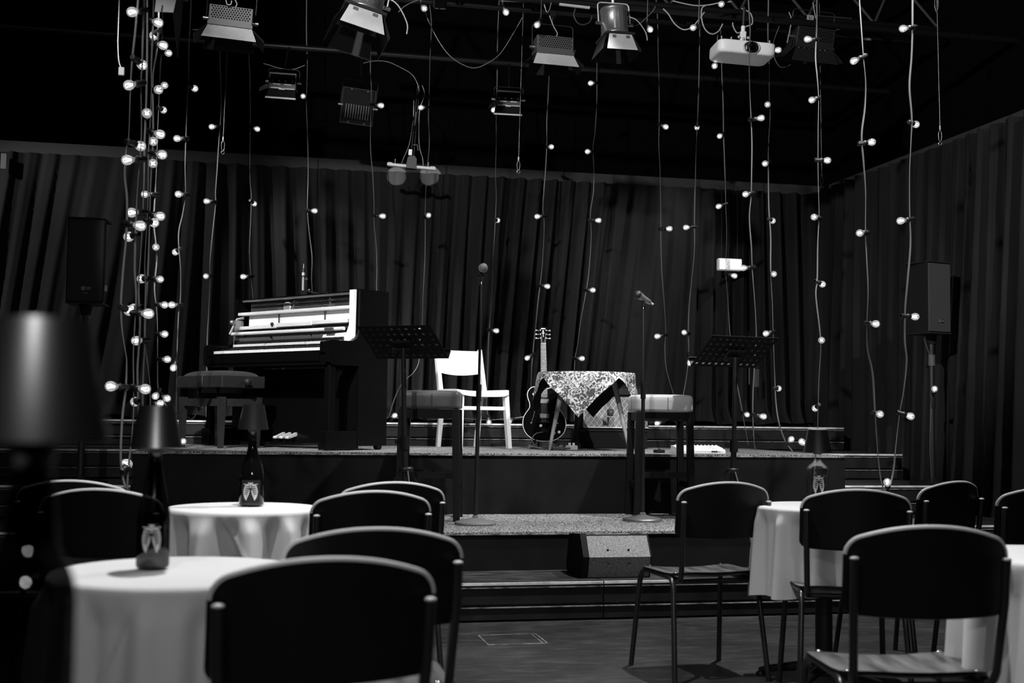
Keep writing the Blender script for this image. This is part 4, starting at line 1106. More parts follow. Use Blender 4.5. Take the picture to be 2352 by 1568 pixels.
t = thing('foot_switch', 'flat dark foot switch on the carpet left of the white mixing console', 'pedal', (ony(1514, 1038, 8.75).x, 8.75, ST), .1)
MB().box((0, 0, .012), (.07, .06, .024), b=.005).obj('housing', K['blackm'], t); MB().cyl((0, 0, .024), (0, 0, .032), .008, seg=10).obj('button', K['darkalu'], t)
p = ony(1738, 868, 10.8)
t = thing('fabric_strip', 'pale grey strip hanging before the curtain behind the right music stand', 'strip', p)
MB().box((0, 0, 0), (.044, .004, .165)).obj('band', K['tape'], t); MB().box((-.075, 0, .02), (.012, .004, .16)).obj('tie', K['tape'], t); MB().cyl((0, 0, .08), (0, .2, .45), .003, seg=6).obj('cord', K['cable'], t)
# ------------------------------------------------------------------ festoon strings
SOCK = MB()
SOCK.lathe([(.0085, -.012), (.0125, -.012), (.0125, .030), (.0165, .033), (.0165, .040), (.0145, .043), (.0145, .054), (.0085, .054)], 16)
SOCK.lathe([(.0085, -.012), (.007, -.004), (.0002, -.004)], 12)
SOCK.box((0, 0, .002), (.016, .03, .014), b=.003)
sock_me = SOCK.mesh('lamp_socket', K['socket'])
BU = MB().lathe([(.011, .050), (.0125, .058), (.0165, .066), (.0205, .074), (.0225, .084), (.0222, .092), (.019, .101), (.013, .107), (.006, .1098), (.0002, .1102)], 20, 0, None, (True, False))
for k in range(4):
    a = k * PI / 2 + .4
    BU.cyl((.0035 * math.cos(a), .0035 * math.sin(a), .066), (.0105 * math.cos(a + .5), .0105 * math.sin(a + .5), .096), .0022, seg=6, mi=1)
BU.cyl((0, 0, .054), (0, 0, .072), .004, .003, 8, 2)
bulb_me = BU.mesh('bulb', [K['bulb'], K['fil'], K['alu']])
LB = .086            # cord to bulb middle
def string(label, Y, pts, bulbs, wid=.0052, Y1=None, group='festoon strings of clear bulbs', nm='string_light'):
    Yf = (lambda y: Y) if Y1 is None else (lambda y: Y + (Y1 - Y) * max(0, min(1, (y - pts[0][1]) / (pts[-1][1] - pts[0][1]))))
    W = [ony(x, y, Yf(y)) for x, y in pts]
    t = thing(nm, label, 'string light', W[0], 0, group)
    P = smooth([w - W[0] for w in W], 7)
    ph = rnd.uniform(0, 3)
    MB().tube(P, wid, 8, flat=.42, twist=lambda i: ph + .9 * math.sin(i * .11 + ph)).obj('cord', K['cord'], t)
    for b in bulbs:
        sx, sy, bx, by = b[:4]; fl = b[4] if len(b) > 4 else 'f'
        s = ony(sx, sy, Yf(sy)); e = ony(bx, by, Yf(sy)); d = e - s; l = d.length
        L = LB * .92
        if l < L:
            dep = math.sqrt(L * L - l * l)
            toc = (CO - s).normalized() if fl == 'f' else (s - CO).normalized()
            d = d + toc * dep
        M = TR(s - W[0]) @ d.normalized().to_track_quat('Z', 'Y').to_matrix().to_4x4()
        so = inst(sock_me, 'lamp_socket', t, M); inst(bulb_me, 'bulb', so)
    return t
def vert(*a): return [(a[i], a[i + 1]) for i in range(0, len(a), 2)]
TOP = -60
string('leftmost string of the thick bulb cluster, hanging lowest in front of the tiers', 5.7, vert(318, -60, 317, 0, 310, 80, 303, 150, 299, 230, 296, 310, 290, 345, 287, 400, 292, 460, 290, 540, 283, 620, 278, 700, 281, 760, 287, 800, 291, 830, 289, 890, 281, 960, 277, 1040, 280, 1085, 288, 1120),
       [(306, 133, 323, 146, 'b'), (294, 326, 319, 334, 'b'), (287, 512, 321, 518), (278, 704, 294, 712, 'b'), (290, 889, 259, 887), (281, 1082, 291, 1068, 'b')])
string('second string of the thick bulb cluster, a plain cord reaching the lowest chair tops', 5.75, vert(331, -60, 331, 0, 329, 60, 327, 140, 324, 200, 325, 300, 321, 370, 318, 410, 314, 480, 311, 560, 310, 620, 313, 680, 309, 760, 306, 820, 307, 900, 306, 960, 300, 1030, 294, 1080, 292, 1122),
       [(333, 23, 306, 27), (328, 190, 299, 195), (329, 365, 296, 367), (316, 538, 297, 543, 'b'), (306, 718, 339, 720), (302, 889, 332, 893), (294, 1075, 289, 1066, 'b')])
string('third string of the thick bulb cluster with one bulb facing straight ahead', 6.0, vert(338, -60, 338, 0, 338, 120, 337, 200, 335, 265, 332, 330, 331, 400, 328, 490, 324, 570, 319, 640, 319, 690, 322, 740, 319, 800, 316, 850, 317, 915, 318, 1010),
       [(335, 268, 337, 261), (332, 487, 306, 488), (324, 705, 308, 708, 'b'), (318, 920, 311, 922, 'b')])
string('fourth string of the thick bulb cluster, pressed between its neighbours', 6.3, vert(353, -60, 353, 0, 351, 70, 348, 150, 348, 200, 344, 300, 341, 350, 339, 480, 333, 600, 335, 660, 333, 760, 335, 800, 341, 850, 345, 900, 344, 1012),
       [(335, 43, 363, 52), (340, 300, 367, 308), (347, 352, 371, 355), (334, 507, 352, 511, 'b'), (340, 640, 326, 640, 'b'), (338, 781, 316, 782)])
string('fifth string of the thick bulb cluster, its upper bulbs beside the white barn door', 6.5, vert(365, -60, 365, 0, 364, 60, 360, 120, 354, 155, 351, 190, 352, 300, 350, 350, 346, 420, 343, 530, 340, 620, 336, 700, 334, 770, 330, 850, 328, 920, 329, 1012),
       [(366, 70, 355, 80, 'b'), (347, 97, 374, 104), (352, 208, 363, 206), (351, 318, 352, 324), (349, 375, 351, 375), (341, 490, 367, 496), (338, 705, 322, 712, 'b')])
string('sixth and rearmost string of the thick bulb cluster, looping on the floor beside the bench', 8.2, vert(374, -60, 373, 40, 371, 110, 368, 160, 364, 260, 361, 340, 359, 400, 355, 470, 353, 510, 358, 560, 360, 600, 355, 660, 360, 710, 362, 760, 362, 840, 363, 890, 369, 900, 376, 920, 384, 935),
       [(372, 122, 386, 122), (366, 196, 377, 196), (364, 248, 374, 252, 'b'), (361, 446, 336, 446), (357, 564, 358, 567), (353, 640, 367, 641), (360, 699, 377, 700), (361, 767, 377, 767), (363, 825, 383, 825), (366, 896, 358, 908), (370, 905, 383, 914), (345, 927, 367, 926)])
string('bulb string hanging alone between the cluster and the piano bench', 8.5, vert(441, -60, 439, 0, 437, 50, 434, 110, 433, 190, 430, 240, 427, 310, 425, 380, 426, 446, 420, 490, 411, 530, 411, 570, 415, 620, 414, 690, 410, 720, 407, 800, 406, 860, 405, 945),
       [(431, 195, 445, 202, 'b'), (431, 318, 409, 318), (430, 448, 412, 446), (415, 571, 404, 578, 'b'), (418, 701, 397, 700), (407, 825, 399, 843)])
string('bulb string passing down to the far left arm of the piano', 10.4, vert(505, -20, 505, 60, 505, 130, 507, 190, 508, 250, 505, 300, 502, 340, 498, 400, 495, 440, 495, 470, 488, 540, 483, 600, 483, 640, 480, 710, 476, 790, 474, 958),
       [(506, 291, 488, 291), (498, 463, 476, 462), (484, 633, 474, 634)])
string('bulb string falling behind the left end of the open piano', 10.75, vert(570, 60, 572, 130, 574, 180, 575, 280, 574, 400, 577, 450, 576, 500, 573, 580, 577, 640, 582, 690, 585, 760, 585, 955),
       [(574, 291, 590, 296), (575, 461, 583, 467, 'b'), (580, 634, 560, 635)])
string('bulb string falling behind the piano beside the pencil microphone', 10.8, vert(704, -60, 704, 0, 704, 80, 706, 140, 705, 200, 704, 240, 707, 330, 708, 400, 706, 480, 711, 540, 717, 590, 716, 640, 718, 700, 720, 955),
       [(705, 222, 697, 221), (702, 483, 721, 484)])
string('bulb string behind the piano lid, passing the square dotted light', 10.2, vert(850, 60, 851, 125, 851, 170, 853, 200, 852, 250, 851, 340, 856, 400, 859, 470, 859, 510, 864, 560, 866, 620, 865, 680, 866, 954),
       [(854, 240, 873, 242), (857, 495, 877, 496)])
string('bulb string ending in a loose loop behind the left music stand', 10.55, vert(980, -30, 988, 20, 991, 60, 988, 130, 986, 210, 984, 270, 986, 330, 980, 400, 977, 470, 977, 520, 976, 600, 972, 680, 970, 740, 963, 790, 962, 830, 950, 855, 931, 872, 915, 895, 903, 925, 893, 958),
       [(983, 246, 967, 247), (976, 499, 983, 495), (971, 755, 959, 755)])
string('bulb string behind the facing microphone, left of the hanging hook', 10.7, vert(1147, -10, 1143, 80, 1142, 180, 1140, 260, 1140, 330, 1138, 400, 1140, 450, 1137, 520, 1132, 600, 1130, 660, 1125, 740, 1122, 790, 1120, 870, 1118, 930, 1122, 965),
       [(1139, 240, 1133, 253), (1136, 505, 1143, 506, 'b'), (1120, 757, 1137, 759), (1121, 955, 1123, 968)])
string('bulb string running down beside the guitar neck', 10.6, vert(1262, 150, 1259, 220, 1256, 280, 1256, 330, 1253, 390, 1249, 440, 1247, 480, 1250, 520, 1246, 600, 1241, 650, 1236, 690, 1231, 740, 1227, 780, 1222, 830, 1220, 870, 1218, 962),
       [(1254, 337, 1264, 337), (1253, 496, 1234, 497), (1237, 655, 1254, 657), (1225, 812, 1211, 822)])
string('bulb string ending above the floral cloth table', 10.5, vert(1372, 110, 1371, 170, 1371, 230, 1367, 300, 1362, 340, 1364, 390, 1363, 440, 1356, 490, 1358, 540, 1353, 620, 1346, 670, 1335, 730, 1327, 790, 1320, 830, 1319, 900, 1319, 965),
       [(1373, 190, 1356, 191), (1363, 348, 1349, 348), (1353, 506, 1372, 506), (1344, 666, 1358, 666), (1318, 823, 1333, 823)])
string('bulb string left of a matching pair behind the pale leather stool', 9.9, vert(1505, -20, 1509, 20, 1511, 60, 1512, 130, 1514, 200, 1514, 280, 1513, 330, 1516, 390, 1518, 480, 1518, 540, 1520, 620, 1526, 700, 1529, 760, 1527, 800, 1531, 850, 1548, 910, 1556, 960, 1562, 1020),
       [(1513, 285, 1526, 290), (1515, 526, 1535, 525), (1530, 769, 1510, 772), (1525, 968, 1509, 972)])
string('bulb string right of a matching pair behind the pale leather stool', 10.0, vert(1608, 20, 1607, 80, 1605, 200, 1602, 280, 1599, 340, 1597, 400, 1595, 500, 1595, 570, 1589, 640, 1583, 700, 1581, 760, 1582, 800, 1579, 850, 1570, 905, 1560, 960, 1559, 1018),
       [(1602, 283, 1601, 291, 'b'), (1597, 521, 1577, 522), (1583, 766, 1571, 763), (1581, 812, 1584, 832)])
string('bulb string crossing in front of the exit sign', 9.9, vert(1655, 60, 1658, 170, 1661, 240, 1662, 310, 1665, 400, 1667, 470, 1669, 540, 1667, 620, 1671, 680, 1676, 760, 1682, 820, 1689, 860, 1700, 920, 1711, 980, 1719, 1022),
       [(1664, 306, 1652, 313), (1668, 468, 1650, 474), (1666, 628, 1682, 632), (1704, 948, 1713, 951)])
string('bulb string running down in front of the projector lens', 8.05, vert(1717, -60, 1719, 0, 1723, 70, 1721, 130, 1722, 200, 1725, 270, 1727, 330, 1726, 400, 1725, 450, 1721, 500, 1726, 570, 1728, 620, 1734, 700, 1737, 770, 1733, 840, 1729, 920, 1731, 1000, 1735, 1034),
       [(1722, 104, 1716, 101, 'b'), (1722, 275, 1741, 272), (1730, 443, 1711, 446), (1732, 613, 1708, 615), (1730, 952, 1747, 955)], Y1=8.75)
string('bulb string just right of the projector, ending by the stage edge', 8.6, vert(1764, -60, 1765, 0, 1764, 80, 1767, 150, 1767, 230, 1769, 260, 1765, 340, 1765, 400, 1766, 480, 1770, 540, 1770, 600, 1771, 640, 1774, 700, 1776, 770, 1779, 850, 1782, 920, 1789, 970, 1803, 1012, 1820, 1036),
       [(1762, 116, 1784, 115), (1768, 240, 1763, 240), (1770, 371, 1756, 376), (1766, 503, 1775, 507, 'b'), (1770, 629, 1776, 629), (1777, 761, 1758, 766), (1779, 891, 1789, 892, 'b'), (1806, 1020, 1815, 1011)])
string('bulb string hanging toward the clear bottle lamp', 7.75, vert(1876, -60, 1876, 0, 1876, 60, 1873, 130, 1877, 180, 1880, 230, 1879, 300, 1879, 400, 1881, 490, 1878, 560, 1877, 640, 1874, 680, 1883, 760, 1885, 800, 1881, 870, 1879, 940, 1877, 1000, 1872, 1060, 1868, 1122),
       [(1881, 91, 1856, 90), (1881, 224, 1863, 230), (1874, 367, 1899, 368), (1883, 501, 1869, 498), (1874, 646, 1890, 653, 'b'), (1886, 781, 1887, 781), (1881, 930, 1874, 936, 'b'), (1865, 1030, 1843, 1015)])
string('long left arm of the front bulb string that loops low on the right', 7.0, vert(1973, -60, 1974, 0, 1978, 60, 1983, 130, 1988, 190, 1986, 250, 1979, 310, 1983, 370, 1988, 440, 1988, 530, 1991, 600, 1994, 670, 1991, 740, 1992, 800, 2004, 860, 2009, 940, 2013, 1000, 2017, 1050, 2024, 1105, 2032, 1126),
       [(1987, 128, 1963, 139), (1974, 330, 2003, 326), (1992, 534, 1973, 535), (1988, 742, 2004, 743), (2006, 948, 2017, 950)], .0066)
string('long right arm of the front bulb string that loops low, nearest the right loudspeaker', 6.9, vert(2097, -60, 2096, 0, 2096, 60, 2094, 130, 2089, 200, 2094, 270, 2092, 330, 2089, 400, 2089, 480, 2091, 560, 2085, 640, 2079, 710, 2078, 780, 2082, 830, 2075, 900, 2066, 950, 2058, 1020, 2052, 1080, 2043, 1118, 2034, 1128),
       [(2102, 62, 2070, 66), (2089, 281, 2105, 286, 'b'), (2097, 503, 2067, 507), (2073, 725, 2103, 727), (2063, 947, 2093, 956), (2039, 1126, 2038, 1108)], .0066)
string('loose bulb string lying along the lip of the top tier behind the pale chair', 10.5, vert(885, 960, 905, 958, 930, 962, 960, 958, 1000, 963, 1060, 961, 1120, 964, 1180, 960, 1212, 955), [(893, 962, 905, 955), (946, 960, 935, 958), (1180, 962, 1170, 968)])
string('bulb on a thin lead running up the right loudspeaker pole', 8.45, vert(2121, 775, 2130, 800, 2139, 828, 2141, 850, 2140, 900, 2137, 960, 2136, 1040, 2140, 1108), [(2143, 906, 2146, 895)], .0028)
string('loose bulbs lying under the piano bench', 9.75, vert(420, 945, 440, 962, 455, 945, 470, 930), [(455, 938, 457, 926)])
string('loose bulb on the carpet edge behind the bench legs', 9.2, vert(388, 1018, 400, 1022, 412, 1024, 430, 1028), [(411, 1022, 420, 1014)])

ZR = ony(800, 150, 10.6).z + .12
# ------------------------------------------------------------------ lighting rig
def yoke(w, h, z0, parent, mt=None, r=.006, y=0):
    MB().tube(arc((-w, y, 0), (-w, y, z0 + h), (-w + .03, y, z0 + h)) [:1] + [(-w, y, z0 + h - .03)] + arc((-w, y, z0 + h - .03), (-w, y, z0 + h), (-w + .03, y, z0 + h)) + arc((w - .03, y, z0 + h), (w, y, z0 + h), (w, y, z0 + h - .03)) + [(w, y, 0)], r, 8, flat=.7).obj('yoke', mt or K['alu'], parent)
    for s in (-1, 1): MB().cyl((s * (w - .02), y, 0), (s * (w + .02), y, 0), .012, seg=10).obj('yoke_knob', K['steel'], parent)
def clampto(t, zpipe, y=0):
    m = MB().cyl((0, y, 0), (0, y, .07), .008); m.box((0, y, .085), (.04, .05, .04), b=.005); m.lathe([(.036, -.02), (.036, .02)], 16, 0, TR(0, y, .125) @ RY(PI / 2))
    return m
def flap(m, a, b, c, d, th=.0025, mi=0):     # four corners
    a, b, c, d = map(Vector, (a, b, c, d)); n = (b - a).cross(d - a).normalized() * th
    m.add([a, b, c, d, a + n, b + n, c + n, d + n], [(3, 2, 1, 0), (4, 5, 6, 7), (0, 1, 5, 4), (1, 2, 6, 5), (2, 3, 7, 6), (3, 0, 4, 7)], mi)
def flood(pc, Y, wpx, label, tilt, roll, bright=True, zpipe=.0, yaw=0):
    c = ony(pc[0], pc[1], Y); dd = (c - CO).dot(CF); w = wpx * dd / FPX
    t = thing('flood_light', label, 'stage light', c, rot=(tilt, roll, yaw))
    h = w * .48; d = w * .62
    fm = K['housing'] if bright else K['darkalu']  # when not bright, shade is put into the housing and flap colours
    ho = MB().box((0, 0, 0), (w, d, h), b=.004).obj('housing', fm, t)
    m = MB(); n = 15; st = w * .92 / n
    for j in range(6):
        for i in range(n):
            x = -w * .46 + (i + .5 + .5 * (j % 2)) * st; z = h * .40 - j * st * .86
            if x < w * .46: m.lathe([(st * .33, 0), (.0002, .0004)], 6, 0, TR(x, -d / 2 - .0006, z) @ RX(PI / 2), (False, False))
    m.obj('perforation', K['void'], ho)
    MB().box((0, -d / 2 - .006, -h / 2 + .004), (w * 1.02, .014, h * .16)).obj('front_frame', fm, t)
    for sy in (-1, 1):
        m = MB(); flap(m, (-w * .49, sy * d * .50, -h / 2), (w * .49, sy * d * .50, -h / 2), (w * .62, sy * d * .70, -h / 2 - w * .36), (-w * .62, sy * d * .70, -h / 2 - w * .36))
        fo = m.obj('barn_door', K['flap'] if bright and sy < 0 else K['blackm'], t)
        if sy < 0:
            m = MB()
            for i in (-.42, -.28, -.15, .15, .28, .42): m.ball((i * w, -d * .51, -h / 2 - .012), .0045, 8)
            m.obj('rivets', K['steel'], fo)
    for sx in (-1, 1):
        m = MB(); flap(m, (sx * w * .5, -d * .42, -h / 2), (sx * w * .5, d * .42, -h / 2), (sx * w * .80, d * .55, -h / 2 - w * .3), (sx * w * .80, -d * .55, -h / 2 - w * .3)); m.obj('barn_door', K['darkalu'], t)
    yoke(w * .56, w * .42, h / 2, t, K['darkalu'])
    m = MB().cyl((0, 0, h / 2 + w * .42), (0, 0, h / 2 + w * .42 + .06), .008); m.box((0, 0, h / 2 + w * .42 + .08), (.05, .05, .05), b=.006)
    m.obj('clamp', K['pipe'], t)
    MB().tube(smooth([(0, 0, h / 2), (.03, -.02, h / 2 + .04), (.0, -.03, h / 2 + .09), (-.03, -.02, h / 2 + w * .42 + .06)]), .004, 6).obj('power_lead', K['palecable'], t)
    return t
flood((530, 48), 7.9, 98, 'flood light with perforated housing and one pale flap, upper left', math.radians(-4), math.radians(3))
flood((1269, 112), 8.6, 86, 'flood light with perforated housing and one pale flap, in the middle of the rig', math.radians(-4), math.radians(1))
flood((1862, 88), 8.7, 92, 'dark flood light right of the projector with shade put into its flap colour', math.radians(14), math.radians(2), False)
def fresnel(pc, Y, dia, label, rot, bright=.0, flip=1):
    c = ony(pc[0], pc[1], Y); dd = (c - CO).dot(CF); D = dia * dd / FPX; R = D / 2; L = D * 1.05
    t = thing('fresnel_spotlight', label, 'stage light', c, rot=rot)
    b = MB().lathe([(R * .3, L * .52), (R * .96, L * .5), (R, L * .44), (R, L * .40), (R * .95, L * .38), (R * .95, -L * .36), (R, -L * .38), (R, -L * .44), (R * .6, -L * .44)], 40).obj('housing', K['alu'], t)
    m = MB()
    for s in (-.75, .55):
        for j in range(13):
            for i in range(4):
                a = -PI / 2 + s + (i - 1.5) * .11 + (j % 2) * .055; z = L * .32 - j * L * .052
                m.lathe([(R * .03, 0), (.0002, .0003)], 6, 0, TR(R * .955 * math.cos(a), R * .955 * math.sin(a), z) @ RZ(a) @ RY(PI / 2), (False, False))
    m.obj('perforation', K['void'], b)
    for a in (-PI / 2 - .35, -PI / 2 - .0): MB().box((0, 0, 0), (.004, .012, L * .6), 0, RZ(a) @ TR(R * .955, 0, -.02 * L)).obj('fin', K['alu'], t)
    MB().box((0, 0, -L * .50), (D * 1.08, D * 1.08, D * .09), b=.004).obj('front_frame', K['darkalu'], t)
    MB().lathe([(.0002, -L * .56), (R * .8, -L * .555)], 24, 0, None, (False, False)).obj('lens', K['lens'], t)
    z0 = -L * .55; fl = D * .58
    for k, mm in ((0, 'flap'), (1, 'darkalu'), (2, 'darkalu'), (3, 'darkalu')):
        M = RZ(k * PI / 2); m = MB(M=M)
        e = .18 if k == 0 else .42
        flap(m, (-R * .82, -R * 1.02, z0), (R * .82, -R * 1.02, z0), (R * 1.12, -R * (1.02 + e), z0 - fl), (-R * 1.12, -R * (1.02 + e), z0 - fl))
        fo = m.obj('barn_door', K[mm], t)
        if k == 0:
            for x in (-.5, .5): MB().box((x * R, -R * 1.06, z0 - .02), (R * .25, .006, .02)).obj('hinge', K['alu'], fo)
    yoke(R * 1.16, L * .72, 0, t, K['flap'], .007)
    m = MB().cyl((0, 0, L * .72), (0, 0, L * .72 + .06), .009); m.box((0, 0, L * .72 + .09), (.05, .05, .06), b=.006); m.obj('clamp', K['white'], t)
    MB().tube(smooth([(R * .9, 0, L * .3), (R * 1.6, -.02, L * .15), (R * 2.3, 0, -L * .2), (R * 2.4, 0, -L * .5)]), .004, 6).obj('power_lead', K['palecable'], t)
    return t
fresnel((1411, 55), 8.0, 66, 'round aluminium spotlight with perforated barrel and white flap, left of the projector', (math.radians(-6), math.radians(-2), math.radians(4)))
fresnel((838, 2), 7.0, 92, 'large tilted aluminium spotlight with wide open barn doors, upper left of centre', (math.radians(-14), math.radians(13), math.radians(6)))
# barn door of a lamp above the picture
c = ony(372, 8, 6.2)
t = thing('fresnel_spotlight', 'lamp above the bulb cluster showing only one white flap and its dark side flap', 'stage light', c, rot=(math.radians(-8), math.radians(10), 0))
m = MB(); flap(m, (-.045, 0, .12), (.06, 0, .12), (.065, -.03, -.045), (-.02, -.03, -.065)); m.obj('barn_door', K['flap'], t)
m = MB(); flap(m, (.06, 0, .12), (.08, .15, .10), (.11, .2, -.17), (.065, -.03, -.045)); m.obj('barn_door', K['darkalu'], t)
MB().box((.01, .09, .17), (.18, .18, .1), b=.01).obj('housing', K['darkalu'], t)
# small floods of the rear bar, aimed this way
def cyc(pc, Y, wpx, label, roll):
    c = ony(pc[0], pc[1], Y); dd = (c - CO).dot(CF); w = wpx * dd / FPX; h = w * .62
    t = thing('cyclorama_light', label, 'stage light', c, rot=(math.radians(6), roll, math.radians(-10)))
    MB().box((0, .06, 0), (w, .12, h), b=.006).obj('housing', K['darkalu'], t)
    MB().box((0, -.002, h * .12), (w * .9, .006, h * .52)).obj('glass', K['lens'], t)
    m = MB()
    for x in (-.36, -.12, .12, .36): m.ball((x * w, -.006, 0), w * .028, 8)
    m.obj('screws', K['steel'], t)
    for x in (-.2, .2): MB().box((x * w, -.007, -h * .2), (w * .26, .004, w * .035), 0, RY(.02)).obj('reflector', K['flap'], t)
    MB().box((-.22 * w, -.008, -h * .43), (w * .34, .012, w * .03)).box((.28 * w, -.008, -h * .45), (w * .34, .012, w * .03)).box((0, -.012, -h * .48), (w * .2, .014, w * .05)).obj('door_hinge', K['flap'], t)
    m = MB(); flap(m, (-w * .48, -.005, -h * .5), (w * .48, -.005, -h * .5), (w * .53, -.05, -h * 1.02), (-w * .53, -.05, -h * 1.02)); m.obj('barn_door', K['blackm'], t)
    MB().box((0, -.056, -h * 1.04), (w * 1.08, .018, w * .055)).obj('door_lip', K['flap'], t)
    m = MB(); flap(m, (-w * .5, 0, -h * .45), (-w * .5, -.02, -h * .2), (-w * .72, -.10, -h * .55), (-w * .76, -.08, -h * .75)); m.obj('side_door', K['alu'], t)
    yoke(w * .56, h * .75, 0, t, K['pipe'], .005, .06)
    MB().cyl((0, .06, h * .75), (0, .23, ZR - c.z - .02), .009, seg=8).obj('hanger', K['pipe'], t)
cyc((649, 186), 10.4, 64, 'small rear flood light with bright inner strips, left of the dotted panel light', math.radians(3))
cyc((1168, 226), 10.4, 60, 'small rear flood light with bright inner strips, above the hanging hook', math.radians(2))
# panel light with rows of dots
c = ony(822, 245, 10.35); dd = (c - CO).dot(CF); w = 74 * dd / FPX
t = thing('panel_light', 'square black panel light with a grid of pale dots, hanging left of centre', 'stage light', c, rot=(math.radians(12), math.radians(5), 0))
MB().box((0, .02, 0), (w, .04, w * 1.08), b=.004).obj('housing', K['blackm'], t)
m = MB()
for s in (-1, 1): m.box((s * w * .5, -.002, 0), (.006, .01, w * 1.08)); m.box((0, -.002, s * w * .54), (w, .01, .006))
m.obj('rim', K['batten'], t)
m = MB()
for i in range(10):
    for j in range(12): m.ball((-w * .36 + i * w * .078, -.003, -w * .36 + j * w * .036), w * .013, 6, sq=(1, .4, 1))
m.obj('dot_array', K['fil'] if False else K['flap'], t, kind='stuff')
m = MB()
for x, z in ((-.25, .5), (.25, .5), (-.25, -.5), (.25, -.5)): m.box((x * w, -.008, z * w), (.016, .01, .014))
m.obj('clip', K['tape'], t); yoke(w * .54, w * .3, w * .5, t, K['pipe']); MB().cyl((0, 0, w * .8), (0, .36, ZR - c.z - .06), .009, seg=8).obj('hanger', K['pipe'], t)

# projector
c = ony(1704, 122, 8.35); dd = (c - CO).dot(CF); w = 134 * dd / FPX
t = thing('projector', 'white projector hanging upside down from the rig', 'projector', c, rot=(math.radians(0), math.radians(3), math.radians(-6)))
def rr(u, v, hx, hy, z0, z1):
    a = 2 * PI * u; c, s = math.cos(a), math.sin(a); k = (abs(c) ** 9 + abs(s) ** 9) ** (-1 / 9)
    pr = [(0.0002, z0), (.90, z0), (.96, z0 + .006), (1, z0 + .02), (1, z1 - .01), (.985, z1 - .003), (.95, z1), (.0002, z1)]
    q = v * (len(pr) - 1); i = min(len(pr) - 2, int(q)); f = q - i; s0 = pr[i][0] + (pr[i + 1][0] - pr[i][0]) * f
    return (c * k * hx * s0, s * k * hy * s0, pr[i][1] + (pr[i + 1][1] - pr[i][1]) * f)
MB().grid(lambda u, v: rr(u, v, w / 2, .15, -.045, .048), 72, 21, 0, True, True).obj('housing', K['white'], t)
L = TR(w * .06, -.152, .0) @ RX(PI / 2)
MB().lathe([(.052, -.01), (.052, .004), (.046, .006)], 32, 0, L @ Matrix.Diagonal((1.25, .9, 1, 1)), (False, False)).obj('lens_surround', K['flap'], t)
MB().lathe([(.047, .003), (.044, .003), (.040, -.002), (.0002, -.002)], 32, 0, L @ Matrix.Diagonal((1.1, .95, 1, 1)), (False, False)).lathe([(.034, -.004), (.034, .016), (.028, .02), (.0002, .014)], 28, 0, L, (False, False)).obj('lens', K['lens'], t)
MB().box((0, 0, .07), (.06, .05, .02), b=.003).box((.0, 0, .115), (.045, .04, .09), b=.006).cyl((0, 0, .15), (0, 0, .2), .016, seg=12).obj('mount', K['white'], t)
for x, z in ((.035, .11), (-.035, .11), (0, .10)): MB().ball((x, -.024, z), .011, 10).obj('mount_knob', K['flap'], t)
for x in (-.42, -.25, .42): MB().cyl((x * w, -.08, .06), (x * w, -.08, .085), .008, seg=8).obj('foot', K['alu'], t)
MB().tube(smooth([(-.01, 0, .16), (-.05, -.02, .14), (-.075, 0, .19), (-.08, 0, .22)]), .005, 6).tube(smooth([(.02, 0, .2), (.06, -.02, .22), (.05, 0, .30), (-.02, 0, .33)]), .005, 6).obj('lead', K['palecable'], t)
MB().cyl((0, 0, .2), (0, 0, .34), .012, seg=10).obj('drop_pole', K['black'], t)

# white bar fixture on the rear boom
c = ony(945, 383, 10.55); dd = (c - CO).dot(CF); w = 112 * dd / FPX
t = thing('bar_light', 'white bar light on a dark bracket, hanging by a thin boom above the back curtain', 'stage light', c, rot=(0, math.radians(4), math.radians(-8)))
for s in (-1, 1):
    MB().box((s * w * .3, 0, 0), (w * .4, .05, .024), b=.005).box((s * w * .44, 0, .004), (w * .1, .045, .03), b=.005).obj('tube_housing', K['white'], t)
    MB().cyl((s * w * .34, 0, .01), (s * w * .34, 0, .045), .003, seg=6).ball((s * w * .34, 0, .048), .006, 8).obj('wing_screw', K['flap'], t)
MB().prism([(-.045, -.02), (.045, -.02), (.04, .07), (.02, .09), (-.02, .09), (-.04, .07)], 'y', -.035, .03).obj('bracket', K['darkalu'], t)
m = MB()
for x in (-.012, .012): m.cyl((x, 0, .09), (x * .6, 0, .72), .005, seg=6)
m.cyl((-.03, 0, .30), (.012, 0, .30), .004, seg=6)
m.cyl((0, 0, .36), (0, 0, .48), .020, seg=10)
m.obj('boom', K['pipe'], t)
MB().tube([(.0, -.01, .19), (.035, -.02, .19), (.045, -.03, .14)], .006, 8).box((-.02, -.02, .12), (.03, .02, .05)).obj('lever', K['alu'], t)
MB().tube(smooth([(.03, 0, .72), (.055, 0, .66), (.05, -.01, .6), (.03, -.01, .52), (.03, 0, .42), (.05, 0, .2), (.09, 0, .08), (.10, 0, .02)]), .004, 6).tube(smooth([(-.02, 0, .4), (-.035, 0, .2), (-.07, 0, .08), (-.09, 0, .01)]), .003, 6).obj('lead', K['alu'], t)
MB().lathe([(.018, -.001), (.018, .001)], 16, 0, TR(-.04, -.02, .60) @ RX(PI / 2), (False, False)).tube([(-.03, 0, .58), (-.025, 0, .5), (-.02, 0, .44)], .004, 6).obj('safety_loop', K['alu'], t)
for s, px, wp in ((-1, 911, 44), (1, 985, 36)):
    tg = ony(px, 405, 11.15); src = t.location + Vector((s * w * .3, .02, -.03))
    l = spot('bar_light_glow', (src.x, src.y + .03, src.z), (tg.x, tg.y, tg.z + .0), 45, 17, .2, .003)

